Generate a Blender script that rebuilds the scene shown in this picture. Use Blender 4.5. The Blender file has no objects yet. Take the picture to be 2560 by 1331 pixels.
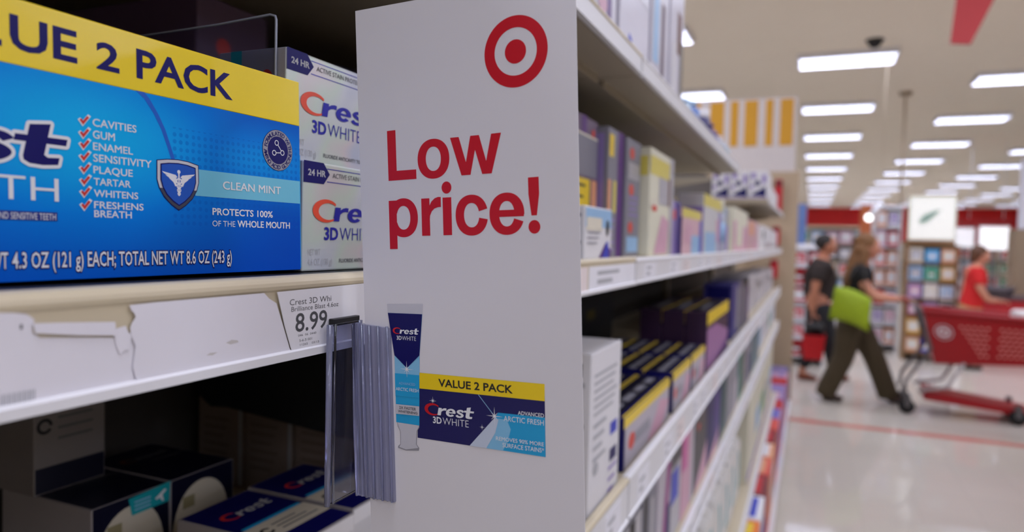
import bpy, bmesh, math, random
from mathutils import Vector, Matrix, Euler

random.seed(7)
SC = bpy.context.scene
COL = SC.collection
R = math.radians

# ------------------------------------------------------------------ camera
EYE = Vector((0.0, 0.0, 1.47))
PSI, PITCH, ROLL = R(23.132), R(2.214), R(1.432)
fwd = Vector((-math.sin(PSI) * math.cos(PITCH), math.cos(PSI) * math.cos(PITCH), -math.sin(PITCH)))
right = Vector((math.cos(PSI), math.sin(PSI), 0))
up = right.cross(fwd)
cr = right * math.cos(ROLL) + up * math.sin(ROLL)
cu = -right * math.sin(ROLL) + up * math.cos(ROLL)
cam_data = bpy.data.cameras.new('camera')
cam_data.lens = 24.61
cam_data.sensor_width = 36
cam_data.clip_start = 0.01
cam_data.clip_end = 200
cam_data.dof.use_dof = True
cam_data.dof.focus_distance = 0.285
cam_data.dof.aperture_fstop = 8.0
camera = bpy.data.objects.new('camera', cam_data)
COL.objects.link(camera)
cb = -fwd
camera.matrix_world = Matrix(((cr.x, cu.x, cb.x, EYE.x), (cr.y, cu.y, cb.y, EYE.y), (cr.z, cu.z, cb.z, EYE.z), (0, 0, 0, 1)))
SC.camera = camera

# ------------------------------------------------------------------ exposure, world
SC.view_settings.view_transform = 'Standard'
SC.view_settings.look = 'None'
SC.view_settings.gamma = 1
SC.view_settings.exposure = 0.0
world = bpy.data.worlds.new('store_air')
SC.world = world
world.use_nodes = True
world.node_tree.nodes['Background'].inputs[0].default_value = (0.9, 0.88, 0.9, 1)
world.node_tree.nodes['Background'].inputs[1].default_value = 0.05

# ceiling fixtures behind and beside the viewer (the fixtures in view carry their own light)
ROW_X0, ROW_DX, ROW_DY, CEIL = 0.34, 2.44, 3.66, 4.10
LAMP_COLOUR = (0.93, 1.0, 1.26)
LAMP_STRENGTH = 13.0


def lamp_y(row, n):
    return 10.75 + (1.83 if row % 2 else 0.0) + ROW_DY * n


for row in range(-3, 5):
    for n in range(-5, 0):
        y = lamp_y(row, n)
        if row == -1 and n == -1:      # this one is in view and built below
            continue
        ld = bpy.data.lights.new('ceiling_lamp', 'AREA')
        ld.shape = 'RECTANGLE'
        ld.size, ld.size_y = 1.2, 0.6
        ld.energy = LAMP_STRENGTH * math.pi * 0.72
        ld.color = LAMP_COLOUR
        lo = bpy.data.objects.new('ceiling_lamp', ld)
        COL.objects.link(lo)
        lo.location = (ROW_X0 + ROW_DX * row, y, CEIL - 0.03)


# ------------------------------------------------------------------ materials
def lin(c):
    return tuple(((v / 255) / 12.92 if v / 255 <= 0.04045 else ((v / 255 + 0.055) / 1.055) ** 2.4) for v in c[:3])


MATS = {}


def mat(name, rgb, rough=0.5, metal=0.0, var=0.05, scale=40.0, bump=0.0, spec=0.5, coat=0.0):
    """Principled surface whose colour and roughness wander a little with a noise texture."""
    if name in MATS:
        return MATS[name]
    m = bpy.data.materials.new(name)
    m.use_nodes = True
    nt = m.node_tree
    b = nt.nodes['Principled BSDF']
    b.inputs['Roughness'].default_value = rough
    b.inputs['Metallic'].default_value = metal
    b.inputs['Specular IOR Level'].default_value = spec
    b.inputs['Coat Weight'].default_value = coat
    c = lin(rgb)
    tc = nt.nodes.new('ShaderNodeTexCoord')
    nz = nt.nodes.new('ShaderNodeTexNoise')
    nz.inputs['Scale'].default_value = scale
    nz.inputs['Detail'].default_value = 2
    nt.links.new(tc.outputs['Object'], nz.inputs['Vector'])
    mx = nt.nodes.new('ShaderNodeMix')
    mx.data_type = 'RGBA'
    mx.inputs['A'].default_value = (*[v * (1 - var) for v in c], 1)
    mx.inputs['B'].default_value = (*[min(1, v * (1 + var)) for v in c], 1)
    nt.links.new(nz.outputs['Fac'], mx.inputs['Factor'])
    nt.links.new(mx.outputs['Result'], b.inputs['Base Color'])
    if bump:
        bp = nt.nodes.new('ShaderNodeBump')
        bp.inputs['Strength'].default_value = bump
        bp.inputs['Distance'].default_value = 0.002
        nt.links.new(nz.outputs['Fac'], bp.inputs['Height'])
        nt.links.new(bp.outputs['Normal'], b.inputs['Normal'])
    MATS[name] = m
    return m


def glow(name, rgb, strength, colour=None):
    if name in MATS:
        return MATS[name]
    m = bpy.data.materials.new(name)
    m.use_nodes = True
    b = m.node_tree.nodes['Principled BSDF']
    b.inputs['Base Color'].default_value = (*lin(rgb), 1)
    b.inputs['Emission Color'].default_value = (*(colour or lin(rgb)), 1)
    b.inputs['Emission Strength'].default_value = strength
    MATS[name] = m
    return m


def clear(name, rgb=(235, 238, 250), rough=0.04, alpha=0.0):
    if name in MATS:
        return MATS[name]
    m = bpy.data.materials.new(name)
    m.use_nodes = True
    b = m.node_tree.nodes['Principled BSDF']
    b.inputs['Base Color'].default_value = (*lin(rgb), 1)
    b.inputs['Roughness'].default_value = rough
    b.inputs['Transmission Weight'].default_value = 1.0 - alpha
    b.inputs['IOR'].default_value = 1.46
    nz = m.node_tree.nodes.new('ShaderNodeTexNoise')
    nz.inputs['Scale'].default_value = 300
    mr = m.node_tree.nodes.new('ShaderNodeMapRange')
    mr.inputs['To Min'].default_value = rough * 0.6
    mr.inputs['To Max'].default_value = rough * 1.6
    m.node_tree.links.new(nz.outputs['Fac'], mr.inputs['Value'])
    m.node_tree.links.new(mr.outputs['Result'], b.inputs['Roughness'])
    MATS[name] = m
    return m


WHITE = mat('white_paper', (226, 223, 226), 0.55, var=0.02)
INK_WHITE = mat('white_ink', (232, 232, 236), 0.4, var=0.01)
CREAM = mat('cream_card', (222, 214, 196), 0.55, var=0.03)
NAVY = mat('navy_print', (16, 15, 90), 0.4, var=0.06, spec=0.25)
DARKNAVY = mat('dark_navy_print', (9, 10, 38), 0.35, var=0.06)
YELLOW = mat('yellow_print', (242, 208, 30), 0.3, var=0.03)
RED = mat('red_print', (196, 14, 34), 0.45, var=0.03)
CRESTRED = mat('logo_red', (214, 46, 42), 0.35, var=0.05)
BLACKINK = mat('black_ink', (30, 30, 34), 0.5)
GREYINK = mat('grey_ink', (96, 96, 100), 0.5)
PALEINK = mat('pale_grey_ink', (178, 178, 182), 0.5)
CYAN = mat('cyan_print', (24, 156, 214), 0.35, var=0.05)
TEAL = mat('teal_print', (20, 160, 170), 0.4, var=0.05)
PURPLE = mat('purple_print', (88, 34, 120), 0.4, var=0.06)
PINK = mat('pink_print', (212, 164, 184), 0.45, var=0.08)
LILAC = mat('lilac_print', (150, 130, 190), 0.45, var=0.06)
PALEBLUE = mat('pale_blue_print', (150, 190, 226), 0.4, var=0.06)
BLUE = mat('blue_print', (40, 60, 190), 0.4, var=0.06)
GREYPRINT = mat('grey_print', (150, 148, 158), 0.4, var=0.08)
SILVER = mat('silver_print', (184, 182, 190), 0.3, metal=0.3, var=0.06)
BLACKPLASTIC = mat('black_plastic', (14, 14, 16), 0.45)
STEEL_BEIGE = mat('beige_enamel', (204, 190, 162), 0.42, var=0.03, scale=12)
STEEL_WHITE = mat('white_enamel', (226, 224, 226), 0.4, var=0.02, scale=12)
STEEL_GREY = mat('grey_steel', (128, 126, 128), 0.35, metal=0.7, var=0.05)
CHROME = mat('chrome', (190, 190, 194), 0.2, metal=1.0)
RUBBER = mat('black_rubber', (18, 18, 18), 0.8)
PLASTIC_CLEAR = clear('clear_plastic', (225, 228, 250), 0.06)
ORANGE = mat('orange_print', (232, 120, 30), 0.45)
GREENPRINT = mat('green_print', (50, 140, 90), 0.45)
BROWNPRINT = mat('brown_print', (110, 60, 34), 0.5)
MAROON = mat('maroon_print', (120, 10, 24), 0.45)
PEACH = mat('peach_print', (226, 160, 120), 0.5)


# ------------------------------------------------------------------ mesh building
class MB:
    """Collects faces with materials; build() links them as one mesh object."""

    def __init__(self):
        self.v, self.f, self.m, self.mats, self.s = [], [], [], [], []

    def mi(self, m):
        if m not in self.mats:
            self.mats.append(m)
        return self.mats.index(m)

    def add(self, verts, faces, m, smooth=False):
        k = len(self.v)
        self.v += [tuple(p) for p in verts]
        i = self.mi(m)
        for fc in faces:
            self.f.append([k + q for q in fc])
            self.m.append(i)
            self.s.append(smooth)

    def poly(self, pts, m):
        self.add(pts, [list(range(len(pts)))], m)

    def box(self, x0, x1, y0, y1, z0, z1, m, c=0.0):
        """Box, with its edges chamfered by c."""
        if c <= 0:
            v = [(x, y, z) for x in (x0, x1) for y in (y0, y1) for z in (z0, z1)]
            self.add(v, [(0, 1, 3, 2), (4, 6, 7, 5), (0, 4, 5, 1), (2, 3, 7, 6), (0, 2, 6, 4), (1, 5, 7, 3)], m)
            return
        bm = bmesh.new()
        bmesh.ops.create_cube(bm, size=1)
        for q in bm.verts:
            q.co = Vector(((x0 + x1) / 2 + q.co.x * (x1 - x0), (y0 + y1) / 2 + q.co.y * (y1 - y0), (z0 + z1) / 2 + q.co.z * (z1 - z0)))
        bmesh.ops.bevel(bm, geom=list(bm.edges), offset=c, segments=2, profile=0.5, affect='EDGES')
        self.bm(bm, m)

    def bm(self, bm, m, smooth=False):
        bm.verts.index_update()
        self.add([q.co for q in bm.verts], [[q.index for q in fc.verts] for fc in bm.faces], m, smooth)
        bm.free()

    def prism(self, pts, axis, a, b, m):
        """Extrude a 2D outline along axis ('x','y','z') from a to b."""
        def p3(p, d):
            return {'x': (d, p[0], p[1]), 'y': (p[0], d, p[1]), 'z': (p[0], p[1], d)}[axis]
        n = len(pts)
        v = [p3(p, a) for p in pts] + [p3(p, b) for p in pts]
        f = [list(range(n))[::-1], list(range(n, 2 * n))] + [(i, (i + 1) % n, n + (i + 1) % n, n + i) for i in range(n)]
        self.add(v, f, m)

    def tube(self, pts, r, m, n=8, closed=False, caps=True):
        pts = [Vector(p) for p in pts]
        rs = r if isinstance(r, (list, tuple)) else [r] * len(pts)
        rings = []
        for i, p in enumerate(pts):
            a = pts[i - 1] if (i > 0 or closed) else p
            b = pts[(i + 1) % len(pts)] if (i < len(pts) - 1 or closed) else p
            t = (b - a).normalized()
            ref = Vector((0, 0, 1)) if abs(t.z) < 0.9 else Vector((1, 0, 0))
            e = t.cross(ref).normalized()
            g = t.cross(e)
            rings.append([p + (e * math.cos(2 * math.pi * k / n) + g * math.sin(2 * math.pi * k / n)) * rs[i] for k in range(n)])
        v = [q for rg in rings for q in rg]
        f = []
        L = len(rings)
        for i in range(L if closed else L - 1):
            j = (i + 1) % L
            for k in range(n):
                f.append((i * n + k, i * n + (k + 1) % n, j * n + (k + 1) % n, j * n + k))
        if caps and not closed:
            f.append(list(range(n))[::-1])
            f.append([(L - 1) * n + k for k in range(n)])
        self.add(v, f, m, True)

    def lathe(self, prof, c, m, n=20, axis='z', smooth=True):
        v, f = [], []
        for (r, h) in prof:
            for k in range(n):
                a = 2 * math.pi * k / n
                x, y = r * math.cos(a), r * math.sin(a)
                p = {'z': (x, y, h), 'y': (x, h, y), 'x': (h, x, y)}[axis]
                v.append((c[0] + p[0], c[1] + p[1], c[2] + p[2]))
        L = len(prof)
        for i in range(L - 1):
            for k in range(n):
                f.append((i * n + k, i * n + (k + 1) % n, (i + 1) * n + (k + 1) % n, (i + 1) * n + k))
        f.append(list(range(n))[::-1])
        f.append([(L - 1) * n + k for k in range(n)])
        self.add(v, f, m, smooth)

    def ball(self, c, r, m, seg=14, rings=10):
        rx, ry, rz = r if isinstance(r, (tuple, list)) else (r, r, r)
        bm = bmesh.new()
        bmesh.ops.create_uvsphere(bm, u_segments=seg, v_segments=rings, radius=1)
        for q in bm.verts:
            q.co = Vector((c[0] + q.co.x * rx, c[1] + q.co.y * ry, c[2] + q.co.z * rz))
        self.bm(bm, m, True)

    def build(self, name, parent=None, loc=None, fix=True):
        me = bpy.data.meshes.new(name)
        me.from_pydata(self.v, [], self.f)
        for m in self.mats:
            me.materials.append(m)
        me.polygons.foreach_set('material_index', self.m)
        me.polygons.foreach_set('use_smooth', self.s)
        if fix:
            bm = bmesh.new()
            bm.from_mesh(me)
            bmesh.ops.recalc_face_normals(bm, faces=bm.faces)
            bm.to_mesh(me)
            bm.free()
        me.update()
        o = bpy.data.objects.new(name, me)
        COL.objects.link(o)
        if parent:
            o.parent = parent
        if loc:
            o.location = loc
        return o


def tag(o, label=None, cat=None, group=None, kind=None):
    if label:
        o['label'] = label
    if cat:
        o['category'] = cat
    if group:
        o['group'] = group
    if kind:
        o['kind'] = kind
    return o


def thing(name, label, cat, loc=(0, 0, 0), rz=0.0, group=None, mtx=None):
    o = bpy.data.objects.new(name, None)
    o.empty_display_size = 0.05
    COL.objects.link(o)
    if mtx is not None:
        o.matrix_world = mtx
    else:
        o.location = loc
        o.rotation_euler = (0, 0, rz)
    return tag(o, label, cat, group)


def copy_thing(src, label, loc=None, rz=None):
    c = src.copy()
    COL.objects.link(c)
    c['label'] = label
    if loc is not None:
        c.location = loc
    if rz is not None:
        c.rotation_euler = (0, 0, rz)
    for ch in list(src.children):
        d = ch.copy()
        COL.objects.link(d)
        d.parent = c
        for g in list(ch.children):
            e = g.copy()
            COL.objects.link(e)
            e.parent = d
    return c


# ------------------------------------------------------------------ lettering
GLYPHS = {}


def glyphs(text, bold=0.0, res=3):
    key = (text, round(bold, 4), res)
    if key in GLYPHS:
        return GLYPHS[key]
    cd = bpy.data.curves.new('lettering', 'FONT')
    cd.body = text
    cd.offset = bold
    cd.resolution_u = res
    cd.fill_mode = 'FRONT'
    o = bpy.data.objects.new('lettering', cd)
    COL.objects.link(o)
    dg = bpy.context.evaluated_depsgraph_get()
    me = bpy.data.meshes.new_from_object(o.evaluated_get(dg))
    v = [(q.co.x, q.co.y) for q in me.vertices]
    f = [list(p.vertices) for p in me.polygons]
    bpy.data.objects.remove(o)
    bpy.data.curves.remove(cd)
    bpy.data.meshes.remove(me)
    GLYPHS[key] = (v, f)
    return v, f


def cap_height(bold=0.0, ref='H'):
    v, f = glyphs(ref, bold)
    return min(p[1] for p in v), max(p[1] for p in v)


class Print(MB):
    """Flat printing on a face: (u, v) in metres along the face, layer = how many ink layers up."""
    STEP = 0.00006

    def __init__(self, face='front', depth=0.0, off=0.0):
        super().__init__()
        self.face, self.depth, self.off = face, depth, off

    def at(self, u, v, layer):
        d = self.STEP * layer + self.off + 3e-7 * (len(self.f) % 60)      # a hair apart, so inks never share a plane
        if self.face == 'front':
            return (u, -d, v)
        if self.face == 'end':            # face at u = 0 seen from -u; u here runs from the back (0) to the front (depth)
            return (-d, self.depth - u, v)
        if self.face == 'top':            # v runs backwards from the front edge, on a top at height depth
            return (u, v, self.depth + d)

    def pts(self, pts, m, layer=1):
        self.poly([self.at(u, v, layer) for u, v in pts], m)

    def rect(self, u0, v0, u1, v1, m, layer=1):
        self.pts([(u0, v0), (u1, v0), (u1, v1), (u0, v1)], m, layer)

    def oval(self, c, r, m, layer=1, n=40):
        r = r if isinstance(r, tuple) else (r, r)
        self.pts([(c[0] + r[0] * math.cos(2 * math.pi * k / n), c[1] + r[1] * math.sin(2 * math.pi * k / n)) for k in range(n)], m, layer)

    def arc(self, c, ro, ri, a0, a1, m, layer=1, n=36, ci=None, p=2.0):
        """Band between two (super)ellipses from angle a0 to a1 (degrees)."""
        ro = ro if isinstance(ro, tuple) else (ro, ro)
        ri = ri if isinstance(ri, tuple) else (ri, ri)
        ci = ci or c
        def q(cc, rr, a):
            x, y = math.cos(a), math.sin(a)
            s = (abs(x) ** p + abs(y) ** p) ** (-1 / p)
            return (cc[0] + rr[0] * x * s, cc[1] + rr[1] * y * s)
        A = [R(a0 + (a1 - a0) * k / n) for k in range(n + 1)]
        v = [self.at(*q(c, ro, a), layer) for a in A] + [self.at(*q(ci, ri, a), layer) for a in A]
        self.add(v, [(k, k + 1, n + 2 + k, n + 1 + k) for k in range(n)], m)

    def line(self, p, q, w, m, layer=1):
        d = Vector((q[0] - p[0], q[1] - p[1])).normalized() * w / 2
        self.pts([(p[0] - d.y, p[1] + d.x), (q[0] - d.y, q[1] + d.x), (q[0] + d.y, q[1] - d.x), (p[0] + d.y, p[1] - d.x)], m, layer)

    def text(self, s, u0, u1, v0, v1, m, layer=2, bold=0.0, shear=0.0, ref='H', grow=0.0, res=3):
        """Text whose ink runs u0..u1 and whose capital (or other ref letter) runs v0..v1."""
        v, f = glyphs(s, bold, res)
        lo, hi = cap_height(bold, ref)
        x0, x1 = min(p[0] for p in v), max(p[0] for p in v)
        su, sv = (u1 - u0) / (x1 - x0), (v1 - v0) / (hi - lo)
        if grow:
            v, f = glyphs(s, bold + grow, res)
        shifts = [(0, 0)]
        if 'M' in s and bold > 0 and not grow:      # thicken by overprinting instead of swelling the outline
            v, f = glyphs(s, 0.0, res)
            lo, hi = cap_height(0.0, ref)
            x0, x1 = min(p[0] for p in v), max(p[0] for p in v)
            su, sv = (u1 - u0) / (x1 - x0 + 2 * bold), (v1 - v0) / (hi - lo)
            x0 -= bold
            shifts = [(i * bold, j * bold * 0.5) for i in (-1, 0, 1) for j in (-1, 1)]
        for dx, dy in shifts:
            pts = []
            for (x, y) in v:
                vv = v0 + (y + dy - lo) * sv
                pts.append(self.at(u0 + (x + dx - x0) * su + (vv - v0) * shear, vv, layer))
            self.add(pts, f, m)

    def ring_text(self, s, c, r, h, a0, a1, m, layer=2, bold=0.0, inward=False):
        """Characters set round a circle, tops outwards, from angle a0 to a1 (degrees, clockwise)."""
        lo, hi = cap_height(bold)
        for i, ch in enumerate(s):
            if ch == ' ':
                continue
            a = R(a0 + (a1 - a0) * i / max(1, len(s) - 1))
            v, f = glyphs(ch, bold, 2)
            x0, x1 = min(p[0] for p in v), max(p[0] for p in v)
            k = h / (hi - lo)
            pts = []
            for (x, y) in v:
                x, y = (x - (x0 + x1) / 2) * k, (-r if inward else r) + (y - lo) * k
                b = a + math.pi / 2 if inward else a - math.pi / 2
                pts.append(self.at(c[0] + x * math.cos(b) - y * math.sin(b), c[1] + x * math.sin(b) + y * math.cos(b), layer))
            self.add(pts, f, m)

    def crescent_c(self, u0, u1, v0, v1, m, layer=3, grow=0.0):
        """The big C of the toothpaste logo: a thick crescent open to the right."""
        w, h = u1 - u0, v1 - v0
        c = (u0 + w * 0.56, v0 + h * 0.5)
        self.arc(c, (w * 0.56 + grow, h * 0.5 + grow), (w * 0.42 - grow, h * 0.36 - grow), 42, 305, m, layer, 40, ci=(c[0] + w * 0.10, c[1] - h * 0.02))

    def outlined(self, pts, m, layer, g):
        """A polygon grown outwards by g with rounded corners."""
        self.pts(pts, m, layer)
        n = len(pts)
        for k in range(n):
            p, q = pts[k], pts[(k + 1) % n]
            if (p[0] - q[0]) ** 2 + (p[1] - q[1]) ** 2 > 1e-14:
                self.line(p, q, 2 * g, m, layer)
            self.oval(p, g, m, layer, 10)

    def logo(self, u0, u1, v0, xh, letters, cmat, layer=3, outline=None, c_w=0.30, shear=0.22):
        """'Crest' with its crescent C; v0 = baseline of 'rest', xh = height of its small letters."""
        w = u1 - u0
        cu1 = u0 + w * c_w
        r0 = u0 + w * (c_w - 0.035)
        su = (u1 - r0 - shear * xh * 0.9) / 3.66

        def band(cx, cy, ro, ri, a0, a1, n=18):
            A = [R(a0 + (a1 - a0) * k / n) for k in range(n + 1)]
            return [(cx + ro[0] * math.cos(t), cy + ro[1] * math.sin(t)) for t in A] + [(cx + ri[0] * math.cos(t), cy + ri[1] * math.sin(t)) for t in A[::-1]]

        def stroke(path, wd):
            pts = []
            P = [path[0]] + path + [path[-1]]
            for k in range(1, len(P) - 2):
                for q in range(5):
                    t = q / 5
                    pts.append(tuple(0.5 * (2 * P[k][i] + (P[k + 1][i] - P[k - 1][i]) * t + (2 * P[k - 1][i] - 5 * P[k][i] + 4 * P[k + 1][i] - P[k + 2][i]) * t * t + (3 * P[k][i] - P[k - 1][i] - 3 * P[k + 1][i] + P[k + 2][i]) * t ** 3) for i in (0, 1)))
            pts.append(path[-1])
            L, Rr = [], []
            for k, p in enumerate(pts):
                q0, q1 = pts[max(0, k - 1)], pts[min(len(pts) - 1, k + 1)]
                dx, dy = q1[0] - q0[0], q1[1] - q0[1]
                n_ = math.hypot(dx, dy) or 1
                L.append((p[0] - dy / n_ * wd / 2, p[1] + dx / n_ * wd / 2))
                Rr.append((p[0] + dy / n_ * wd / 2, p[1] - dx / n_ * wd / 2))
            return L + Rr[::-1]
        shapes = [
            [(0, 0), (0, 1), (0.34, 1), (0.34, 0.82), (0.5, 0.96), (0.68, 1.03), (0.84, 1.0), (0.84, 0.70), (0.68, 0.72), (0.5, 0.66), (0.36, 0.50), (0.36, 0)],
            band(1.34, 0.5, (0.50, 0.54), (0.20, 0.31), -4, 322, 26),
            [(1.02, 0.42), (1.02, 0.58), (1.80, 0.58), (1.82, 0.42)],
            stroke([(2.60, 0.74), (2.44, 0.90), (2.18, 0.90), (2.05, 0.74), (2.20, 0.58), (2.46, 0.45), (2.58, 0.28), (2.44, 0.10), (2.16, 0.09), (1.96, 0.26)], 0.24),
            [(2.90, 0.24), (2.90, 1.40), (3.28, 1.50), (3.28, 0.34), (3.36, 0.25), (3.58, 0.28), (3.58, 0.02), (3.30, -0.04), (3.05, -0.01), (2.93, 0.1)],
            [(2.68, 0.76), (2.68, 1.0), (3.66, 1.0), (3.66, 0.76)],
        ]
        place = [[(r0 + x * su + shear * y * xh, v0 + y * xh) for x, y in s] for s in shapes]
        if outline:
            for s in place:
                self.outlined(s, outline, layer, xh * 0.13)
            self.crescent_c(u0, cu1, v0 - xh * 0.12, v0 + xh * 1.52, outline, layer, grow=xh * 0.14)
        for s in place:
            self.pts(s, letters, layer + 1)
        self.crescent_c(u0, cu1, v0 - xh * 0.12, v0 + xh * 1.52, cmat, layer + 1)


def face_matrix(P, yaw, tilt, roll):
    M = (Matrix.Rotation(yaw, 4, 'Z') @ Matrix.Rotation(tilt, 4, 'X') @ Matrix.Rotation(roll, 4, 'Y'))
    return Matrix.Translation(P) @ M

# ------------------------------------------------------------------ the room
def tile_floor():
    m = bpy.data.materials.new('polished_vinyl_tile')
    m.use_nodes = True
    nt = m.node_tree
    b = nt.nodes['Principled BSDF']
    tc = nt.nodes.new('ShaderNodeTexCoord')
    br = nt.nodes.new('ShaderNodeTexBrick')
    br.offset = 0.0
    br.inputs['Scale'].default_value = 1.0
    br.inputs['Brick Width'].default_value = 0.305
    br.inputs['Row Height'].default_value = 0.305
    br.inputs['Mortar Size'].default_value = 0.0015
    br.inputs['Color1'].default_value = (*lin((207, 199, 186)), 1)
    br.inputs['Color2'].default_value = (*lin((211, 203, 190)), 1)
    br.inputs['Mortar'].default_value = (*lin((190, 184, 172)), 1)
    nt.links.new(tc.outputs['Object'], br.inputs['Vector'])
    nz = nt.nodes.new('ShaderNodeTexNoise')
    nz.inputs['Scale'].default_value = 60
    nt.links.new(tc.outputs['Object'], nz.inputs['Vector'])
    mx = nt.nodes.new('ShaderNodeMix')
    mx.data_type = 'RGBA'
    mx.blend_type = 'MULTIPLY'
    mx.inputs['Factor'].default_value = 0.06
    nt.links.new(br.outputs['Color'], mx.inputs['A'])
    nt.links.new(nz.outputs['Color'], mx.inputs['B'])
    nt.links.new(mx.outputs['Result'], b.inputs['Base Color'])
    b.inputs['Roughness'].default_value = 0.5
    b.inputs['Coat Weight'].default_value = 0.55
    b.inputs['Coat Roughness'].default_value = 0.05
    return m


FLOOR = tile_floor()
f = MB()
f.box(-24, 34, -14, 52, -0.1, 0.0, FLOOR)
tag(f.build('floor'), kind='structure')
f = MB()
f.box(-0.6, 20, 6.30, 6.41, 0.0005, 0.0012, mat('red_floor_tile', (206, 120, 104), 0.2))
tag(f.build('trim_1'), kind='structure')
f = MB()
f.box(-24, 34, -14, 52, CEIL, CEIL + 0.1, mat('beige_ceiling_tile', (244, 231, 210), 0.9, var=0.02, scale=3))
tag(f.build('ceiling'), kind='structure')
WALLPAINT = mat('wall_paint', (224, 216, 204), 0.7, var=0.02, scale=2)
WALLRED = mat('red_wall_paint', (226, 28, 30), 0.5, var=0.03, scale=2)
w = MB()
w.box(-24, 34, 52, 52.2, 0, 1.7, WALLPAINT)
w.box(-24, 34, 51.98, 52.2, 1.7, CEIL, WALLRED)
tag(w.build('wall_back'), kind='structure')
for nm, b_ in (('wall_left', (-24.2, -24, -14, 52)), ('wall_right', (34, 34.2, -14, 52)), ('wall_front', (-24, 34, -14.2, -14))):
    w = MB()
    w.box(*b_, 0, CEIL, WALLPAINT)
    tag(w.build(nm), kind='structure')

# ------------------------------------------------------------------ lit ceiling fixtures in view
DIFFUSER = glow('lit_diffuser', (255, 251, 255), LAMP_STRENGTH * 1.35, LAMP_COLOUR)
ORD = ['first', 'second', 'third', 'fourth', 'fifth', 'sixth', 'seventh', 'eighth', 'ninth', 'tenth', 'eleventh', 'twelfth', 'thirteenth', 'fourteenth']
ROWNAME = {-1: 'row partly hidden by the shelf bottles', 0: 'row right of the yellow striped header', 1: 'row over the woman with the trolley', 2: 'second row right of the woman'}
for k in range(3, 11):
    ROWNAME[k] = ORD[k - 1] + ' row right of the woman'
fix = None
for row in range(-1, 10):
    n_in_row = 0
    for n in range(-1 if row < 1 else 0, 12):
        x, y = ROW_X0 + ROW_DX * row, lamp_y(row, n)
        if row == 0 and n < 0 or y > 50:
            continue
        ang = math.degrees(math.atan2(x + 0.6, y))
        ang0 = math.degrees(math.atan2(x - 0.6, y))
        if ang0 > 13.6 or ang < -14 - 3:
            continue
        label = f'{ORD[n_in_row]} lit ceiling panel from the front in the {ROWNAME[row]}'
        n_in_row += 1
        if fix is None:
            fix = thing('ceiling_light', label, 'ceiling light', group='lit ceiling panels')
            m = MB()
            for (a, b_, c, d) in ((-0.62, 0.62, -0.32, -0.295), (-0.62, 0.62, 0.295, 0.32), (-0.62, -0.595, -0.295, 0.295), (0.595, 0.62, -0.295, 0.295)):
                m.box(a, b_, c, d, -0.075, 0.0, STEEL_WHITE)
            m.build('frame', fix)
            m = MB()
            m.box(-0.595, 0.595, -0.295, 0.295, -0.012, 0.0, DIFFUSER)
            m.build('diffuser', fix)
            m = MB()
            for k in range(1, 7):
                yy = -0.295 + 0.59 * k / 7
                m.box(-0.595, 0.595, yy - 0.002, yy + 0.002, -0.072, -0.014, mat('louver_grey', (170, 170, 174), 0.5))
            m.build('louver', fix)
            fix.location = (x, y, CEIL)
        else:
            copy_thing(fix, label, (x, y, CEIL))

# ------------------------------------------------------------------ the long shelf run on the left
FRONT = -0.175     # face of the price channels
BACK = -0.62
BLACKTOP = mat('black_tray', (12, 12, 13), 0.5)  # plain black for the sheet on the nearest eye level shelf
UNDER = mat('shelf_underside', (168, 156, 136), 0.5, var=0.03, scale=8)


def shelf(parent, y0, y1, ztop, zbot, front=FRONT, back=BACK, sheeted=False, label_tone=STEEL_WHITE):
    lz = 0.0022 if sheeted else 0.011 if 1.19 < ztop < 1.21 else 0.0
    if sheeted:
        label_tone = STEEL_BEIGE
    """A sheet steel shelf with a rolled front lip and a price channel."""
    m = MB()
    m.box(back, front - 0.006, y0, y1, ztop - 0.022, ztop - 0.003, UNDER)
    m.box(back, front - 0.004, y0, y1, ztop - 0.003, ztop, STEEL_BEIGE)
    # rolled lip standing on the front edge
    n = 8
    prof = [(front - 0.003 + 0.0032 * math.cos(R(a)), ztop + lz - 0.0022 + 0.0032 * math.sin(R(a))) for a in [-90 + 180 * k / n for k in range(n + 1)]]
    prof = [(front - 0.008, ztop - 0.0054)] + prof + [(front - 0.008, ztop + lz + 0.001)]
    m.prism(prof, 'y', y0, y1, STEEL_BEIGE if y0 < 0.7 else STEEL_WHITE)
    if lz > 0.005:
        m.box(front - 0.008, front - 0.004, y0, y1, ztop - 0.003, ztop + lz - 0.001, STEEL_BEIGE)
    # stiffening return below the front
    m.box(front - 0.05, front - 0.046, y0 + 0.01, y1 - 0.01, ztop - 0.03, ztop - 0.02, UNDER)
    s = m.build('shelf', parent)
    m = MB()
    zt = ztop + lz - 0.0035
    h = zt - zbot
    prof = [(front - 0.004, zt), (front - 0.0006, zt), (front - 0.0006, zbot + 0.003), (front + 0.0016, zbot + 0.0022), (front + 0.0016, zbot),
            (front - 0.004, zbot)]
    m.prism(prof, 'y', y0 + 0.0015, y1 - 0.0015, label_tone)
    m.build('price_channel', s)
    if sheeted:
        m = MB()
        m.prism([(front - 0.004, zbot), (front - 0.004, zbot + 0.0012), (front + 0.0002, zbot + 0.0034), (front + 0.0020, zbot + 0.0026), (front + 0.0020, zbot - 0.0002)], 'y', y0 + 0.0015, y1 - 0.0015, STEEL_WHITE)
        m.build('channel_lip', s)
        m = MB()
        m.box(back, front - 0.012, y0, y1, ztop, ztop + 0.0014, BLACKTOP)  # thin black sheet laid over the shelf top
        m.build('black_sheet', s)
    return s


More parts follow.
